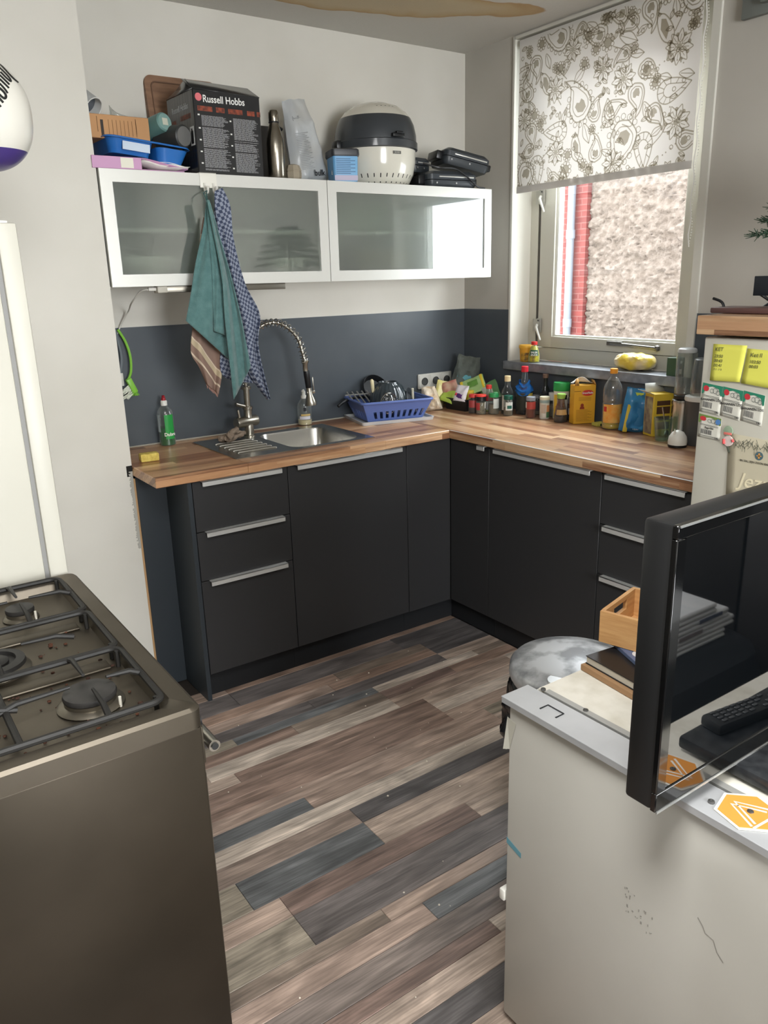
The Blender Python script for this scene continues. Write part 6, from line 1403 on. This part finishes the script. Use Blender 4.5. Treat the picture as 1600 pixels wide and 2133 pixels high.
# bin with bag
t = thing('pedal_bin', 'round steel-lidded bin with black bag between the low fridge and the cabinets', 'bin', (-1.43,-2.10,0))
wpart('barrel', B().lathe([(.14,0),(.15,.01),(.155,.60)], 40, (-1.43,-2.10,0)), pm((70,72,74), .4, .5), t)
wpart('lid', B().lathe([(.162,.585),(.168,.6),(.166,.625),(.158,.634),(.11,.646),(0,.652)], 48, (-1.43,-2.10,0)), mat('scratched_steel_lid', (200,202,204), .42, .6, c2=(140,142,144), ns=13, nd=10, lo=.45, hi=.6, bs=18, bstr=.15), t)
wpart('lid_badge', B().lathe([(0,0),(.03,0),(.028,.003),(0,.004)], 20, (-1.545,-2.155,.641)), pm((196,198,198), .3, .8), t)
def bagf(u, v):
    a = radians(120+150*u); r = .158+.03*v+.022*mnoise.noise(Vector((u*9,v*4,2)))*(.4+v); return (-1.43+r*cos(a), -2.10+r*sin(a), .60-.17*v+.02*mnoise.noise(Vector((u*11,v*5,8))))
wpart('bin_bag', B().grid(bagf, 40, 14), mat('black_bag', (14,15,17), .25), t, solid=.0015, ang=40)
# dark seat and folded towels beside the camera (they show in the television's reflection)
t = thing('ottoman', 'dark rounded leather seat right of the camera, mirrored in the television', 'seat', (-.86,-3.62,0))
b = B(); loft(b, [rrect(-.36,-.26,.26,.26,.12,.0), rrect(-.40,-.30,.29,.28,.15,.08), rrect(-.41,-.31,.30,.29,.16,.38), rrect(-.39,-.29,.28,.27,.15,.46), rrect(-.33,-.23,.22,.21,.12,.49)], capb=True); obj('upholstery', b, mat('dark_leather', (40,44,48), .42, bs=90, bstr=.1), t)
for k in range(4):
    labs = ('white folded towel at the bottom of the mirrored stack', 'white folded towel with grey band, second from the bottom of the mirrored stack', 'white folded towel with blue band, third from the bottom of the mirrored stack', 'white folded towel on top of the mirrored stack')
    z = .4905+.0335*k; x1 = (-.70,-.655,-.69,-.76)[k]
    tt = thing('folded_towel', labs[k], 'towel', (-.95,-3.58,z), 0, 'folded towels on the dark seat')
    b = B()
    for j in range(2): b.rbox((-.2,-.13,.0005+j*.0165), (x1+.95,.13,.016+j*.0165), .007, 3)
    obj('fold', b, mat('towel_white', (238,239,240), .95, c2=(222,226,230), ns=14, bs=200, bstr=.5), tt)
    if k in (1,2): obj('woven_band', B().rbox((-.1+.1*k,.1295,.017), (.02+.1*k,.1315,.03), .0005, 1), pm((96,104,126) if k == 2 else (140,130,132), .9), tt)

t = thing('added_sideboard', 'dark sideboard unseen beside the camera, giving the television its dark reflection', 'added_sideboard', (-.25,-4.0,0))  # added out of view so the television mirrors something dark
wpart('carcass', B().rbox((-.42,-5.2,.04), (-.01,-2.75,1.18), .006), mat('dark_stained_wood', (30,28,27), .45), t)
wpart('plinth', B().box((-.40,-5.15,0), (-.03,-2.8,.04)), BLACKPL, t, smooth=False)
for k in range(3): wpart('door', B().rbox((-.438,-5.19+k*.815,.06), (-.4205,-4.385+k*.815,1.16), .004), mat('dark_stained_door', (34,32,31), .4), t)
# ================================================================= LEFT SIDE: COOKER, TALL FRIDGE, BALL
SX0, SX1, SY0, SY1, SZ = -3.045, -2.443, -2.066, -1.148, .852
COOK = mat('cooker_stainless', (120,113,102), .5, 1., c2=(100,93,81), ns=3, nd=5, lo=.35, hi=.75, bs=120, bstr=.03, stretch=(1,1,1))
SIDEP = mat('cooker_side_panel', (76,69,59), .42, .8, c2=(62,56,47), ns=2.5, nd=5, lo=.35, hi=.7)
t = thing('gas_cooker', 'wide dirty stainless gas cooker with five burners and iron grates', 'cooker', (-2.75,-1.6,0))
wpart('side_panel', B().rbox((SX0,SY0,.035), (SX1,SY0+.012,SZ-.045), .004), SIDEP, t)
wpart('body', B().box((SX0,SY0+.012,.035), (SX1-.02,SY1,SZ-.05)), pm((70,66,60), .5), t, smooth=False)
wpart('oven_door', B().rbox((SX1-.02,SY0+.008,.12), (SX1+.004,SY1-.004,.70), .004), COOK, t)
wpart('control_strip', B().rbox((SX1-.02,SY0+.008,.72), (SX1+.006,SY1-.004,SZ-.05), .004), COOK, t)
for k in range(6): wpart('knob', B().lathe([(0,0),(.02,0),(.018,.025),(0,.027)], 18, M=Matrix.Translation((SX1+.006,SY0+.10+k*.14,.765)) @ Matrix.Rotation(pi/2,4,'Y')), BLACKPL, t)
wpart('oven_handle', B().tube([(SX1+.045,SY0+.062,.715),(SX1+.045,SY1-.06,.715)], .0125, 16), mat('handle_steel', (196,192,182), .3, 1.), t)
wpart('handle_end', B().lathe([(.0,0),(.0065,0),(.0075,.003),(0,.003)], 14, M=Matrix.Translation((SX1+.045,SY0+.0615,.715)) @ Matrix.Rotation(pi/2,4,'X')), pm((40,40,40), .6), t)
for y_ in (SY0+.1, SY1-.1): wpart('handle_post', B().tube([(SX1,y_,.715),(SX1+.045,y_,.715)], .008, 10), CHROME, t)
for x in (SX0+.05, SX1-.05):
    for y_ in (SY0+.06, SY1-.06): wpart('foot', B().tube([(x,y_,0),(x,y_,.036)], .02, 12), BLACKPL, t)
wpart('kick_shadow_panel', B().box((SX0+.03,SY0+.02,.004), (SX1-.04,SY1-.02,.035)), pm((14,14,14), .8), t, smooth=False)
# hob: rim frame and sunken tray
b = B(); outer = rrect(SX0,SY0-.004,SX1+.004,SY1,.02,SZ-.044); 
rings = [rrect(SX0,SY0-.004,SX1+.004,SY1,.022,SZ-.044), rrect(SX0,SY0-.004,SX1+.004,SY1,.022,SZ-.006), rrect(SX0+.006,SY0+.003,SX1-.003,SY1-.006,.018,SZ), rrect(SX0+.036,SY0+.036,SX1-.036,SY1-.036,.03,SZ), rrect(SX0+.042,SY0+.042,SX1-.042,SY1-.042,.03,SZ-.006), rrect(SX0+.052,SY0+.052,SX1-.052,SY1-.052,.03,SZ-.028)]
loft(b, rings, cap=True, capb=True); wpart('hob_top', b, COOK, t)
ZH = SZ-.0275
for y_ in (SY0+.335, SY1-.33): wpart('hob_ridge', B().rbox((SX0+.07,y_-.022,ZH), (SX1-.075,y_+.022,ZH+.006), .003), COOK, t)
def burner(x, y_, r, wok=False):
    k = obj('burner', B().lathe([(r*1.25,0),(r*1.3,.003),(r*1.15,.008),(r*1.0,.010),(r*1.0,.018),(r*.9,.020)], 36, (x+2.75,y_+1.6,ZH)), mat('burner_alloy', (128,122,110), .4, .9), t)
    obj('burner_cap', B().lathe([(r*1.02,.0195),(r*1.04,.024),(r*1.0,.03),(r*.6,.032),(0,.0325)], 36, (x+2.75,y_+1.6,ZH)), mat('enamel_cap', (40,39,38), .5, c2=(56,54,52), ns=30), k)
    obj('spark_plug', B().tube([(x+2.75+r*.9,y_+1.6-r*.9,ZH),(x+2.75+r*.9,y_+1.6-r*.9,ZH+.022)], .003, 6), pm((226,222,210), .4), k)
burner(-2.597,-1.880,.05); burner(-2.90,-1.880,.038); burner(-2.62,-1.335,.033); burner(-2.90,-1.335,.042)
k = obj('wok_burner', B().lathe([(.072,0),(.075,.006),(.066,.014),(.062,.02),(.052,.02),(.05,.01)], 40, (.022,-.012,ZH)), mat('burner_alloy', (128,122,110), .4, .9), t)
obj('burner_cap', B().lathe([(.066,.018),(.064,.026),(.046,.028),(.044,.02)], 40, (.022,-.012,ZH)), pm((36,35,34), .5), k)
obj('burner_cap', B().lathe([(.03,.01),(.032,.026),(.026,.03),(0,.031)], 30, (.022,-.012,ZH)), pm((36,35,34), .5), k)
# three cast-iron pan supports
IR = RUBBER; r_ = .0068
def grate(y0, y1, cs, label):
    g = obj('pan_support', B().tube([(p[0]+2.75,p[1]+1.6,SZ+.008) for p in rrect(SX0+.05,y0,SX1-.05,y1,.025,0)], r_, 8, closed=True), IR, t)
    for (cx, cy, L_) in cs:
        for a in (0,90,180,270):
            d = Vector((cos(radians(a)), sin(radians(a)), 0))
            lim = min((y1-cy) if a == 90 else (cy-y0) if a == 270 else (SX1-.05-cx) if a == 0 else (cx-SX0-.05), .17)
            p0 = Vector((cx+2.75,cy+1.6,SZ+.008))+d*lim; p1 = Vector((cx+2.75,cy+1.6,SZ+.02))+d*lim*.78; p2 = Vector((cx+2.75,cy+1.6,SZ+.022))+d*L_
            obj('finger', B().tube([p0,p1,p2], [r_,r_*.9,.0035], 8), IR, g)
    for x in (SX0+.06, SX1-.06):
        for y_ in (y0+.02, y1-.02): obj('grate_foot', B().tube([(x+2.75,y_+1.6,SZ+.01),(x+2.75,y_+1.6,ZH)], .005, 6), IR, g)
    obj('cross_bar', B().tube([(-2.75+2.75,y0+1.6,SZ+.008),(-2.75+2.75,y1+1.6,SZ+.008)], r_, 8), IR, g)
grate(SY0+.05, SY0+.335, [(-2.597,-1.880,.035),(-2.90,-1.880,.03)], 'a')
grate(SY0+.34, SY1-.335, [(-2.728,-1.612,.06)], 'b')
grate(SY1-.325, SY1-.05, [(-2.62,-1.335,.025),(-2.90,-1.335,.03)], 'c')
b = B(); rr = random.Random(77)
for k in range(150):
    x = SX0+.08+rr.random()*(SX1-SX0-.15); y_ = SY0+.06+rr.random()*.55; s_ = rr.uniform(.0012,.0062); b.lathe([(0,0),(s_,s_*.2),(s_*.8,s_*.7),(0,s_*.8)], 5, (x,y_,ZH+.0005))
o = wpart('crumbs', b, mat('burnt_crumbs', (52,34,26), .9, c2=(96,56,36), ns=60), t, smooth=False); o['kind'] = 'stuff'
# tall white fridge behind the cooker
t = thing('fridge_freezer', 'tall white fridge behind the gas cooker, seen from its side', 'fridge', (-2.75,-.76,0))
FRW = mat('fridge_side_white', (204,202,190), .4, c2=(198,196,184), ns=3)
wpart('body', B().rbox((-3.06,-1.135,.01), (-2.512,-.40,1.772), .006), FRW, t)
wpart('door_gasket', B().box((-2.512,-1.125,.06), (-2.500,-.41,1.765)), pm((140,140,138), .6), t, smooth=False)
wpart('door', B().rbox((-2.500,-1.135,.06), (-2.452,-.40,1.780), .005), FRW, t)
wpart('hinge_cover', B().rbox((-2.54,-1.13,1.773), (-2.47,-1.09,1.786), .003), pm((226,226,220), .4), t)
# the ball hanging at the left edge
BC = Vector((-2.462,-1.0,2.045)); BR = .113; BPX, BPY = -33.5, 240.
t = thing('hanging_ball', 'glossy white and purple ball with bold black lettering hanging at the left edge', 'ball', BC-Vector((0,0,.14)))
def ball(z0, z1, m, nm):
    n = 22; P = []
    for i in range(n+1):
        z = z0+(z1-z0)*i/n; q = max(0., 1-abs(z/.132)**2.3); P.append((BR*q**.5, z))
    wpart(nm, B().lathe(P, 48, BC), m, t)
ball(-.085, .132, mat('ball_white', (228,226,216), .3, coat=.3), 'white_shell'); ball(-.132, -.085, mat('ball_purple', (74,58,128), .35, coat=.3), 'purple_base')
wpart('cord', B().tube([BC+Vector((0,0,.13)), Vector((BC.x,BC.y,H))], .004, 6), BLACKPL, t)
VD = (CAM-BC).normalized(); ax = Vector((0,0,1)).cross(VD).normalized()
def onball(x, y_):
    z = y_; q = max(.02, 1-abs(z/.132)**2.3); R_ = BR*q**.5; a = math.asin(max(-1,min(1,x/R_)))
    d = (Vector((VD.x,VD.y,0)).normalized()*cos(a)+Vector((ax.x,ax.y,0)).normalized()*sin(a)); return BC+d*(R_+.0008)+Vector((0,0,z))
def lp(x, y_): return ((x/7.9-BPX)*.00109, (BPY-(100+y_/7.9))*.00109)
b = B()
for w, s_ in ((.0058, [(-60,60),(0,150),(120,300),(240,470),(320,550),(385,585)]), (.0052, [(-40,250),(0,290),(150,450),(240,560),(250,620),(190,580),(105,485)]), (.0052, [(80,545),(222,690)]), (.0052, [(55,605),(205,755)]),
              (.0052, [(30,670),(125,775),(170,850)]), (.0058, [(-30,700),(0,740),(100,830),(135,900),(95,945),(0,860),(-40,820)]), (.0058, [(10,940),(75,1020)]), (.0058, [(-40,1010),(25,1095)]), (.0058, [(-90,1040),(-20,1150)])):
    P = curve([Vector(lp(*p)) for p in s_], 6); b.stroke(P, w, onball)
wpart('black_lettering', b, pm((34,36,36), .4), t, smooth=False)
b = B(); b.grid(lambda u, v: onball(*lp(-160+250*u-70*v, 480+70*u-60+220*v)), 8, 8); wpart('purple_patch', b, pm((96,76,150), .4), t)
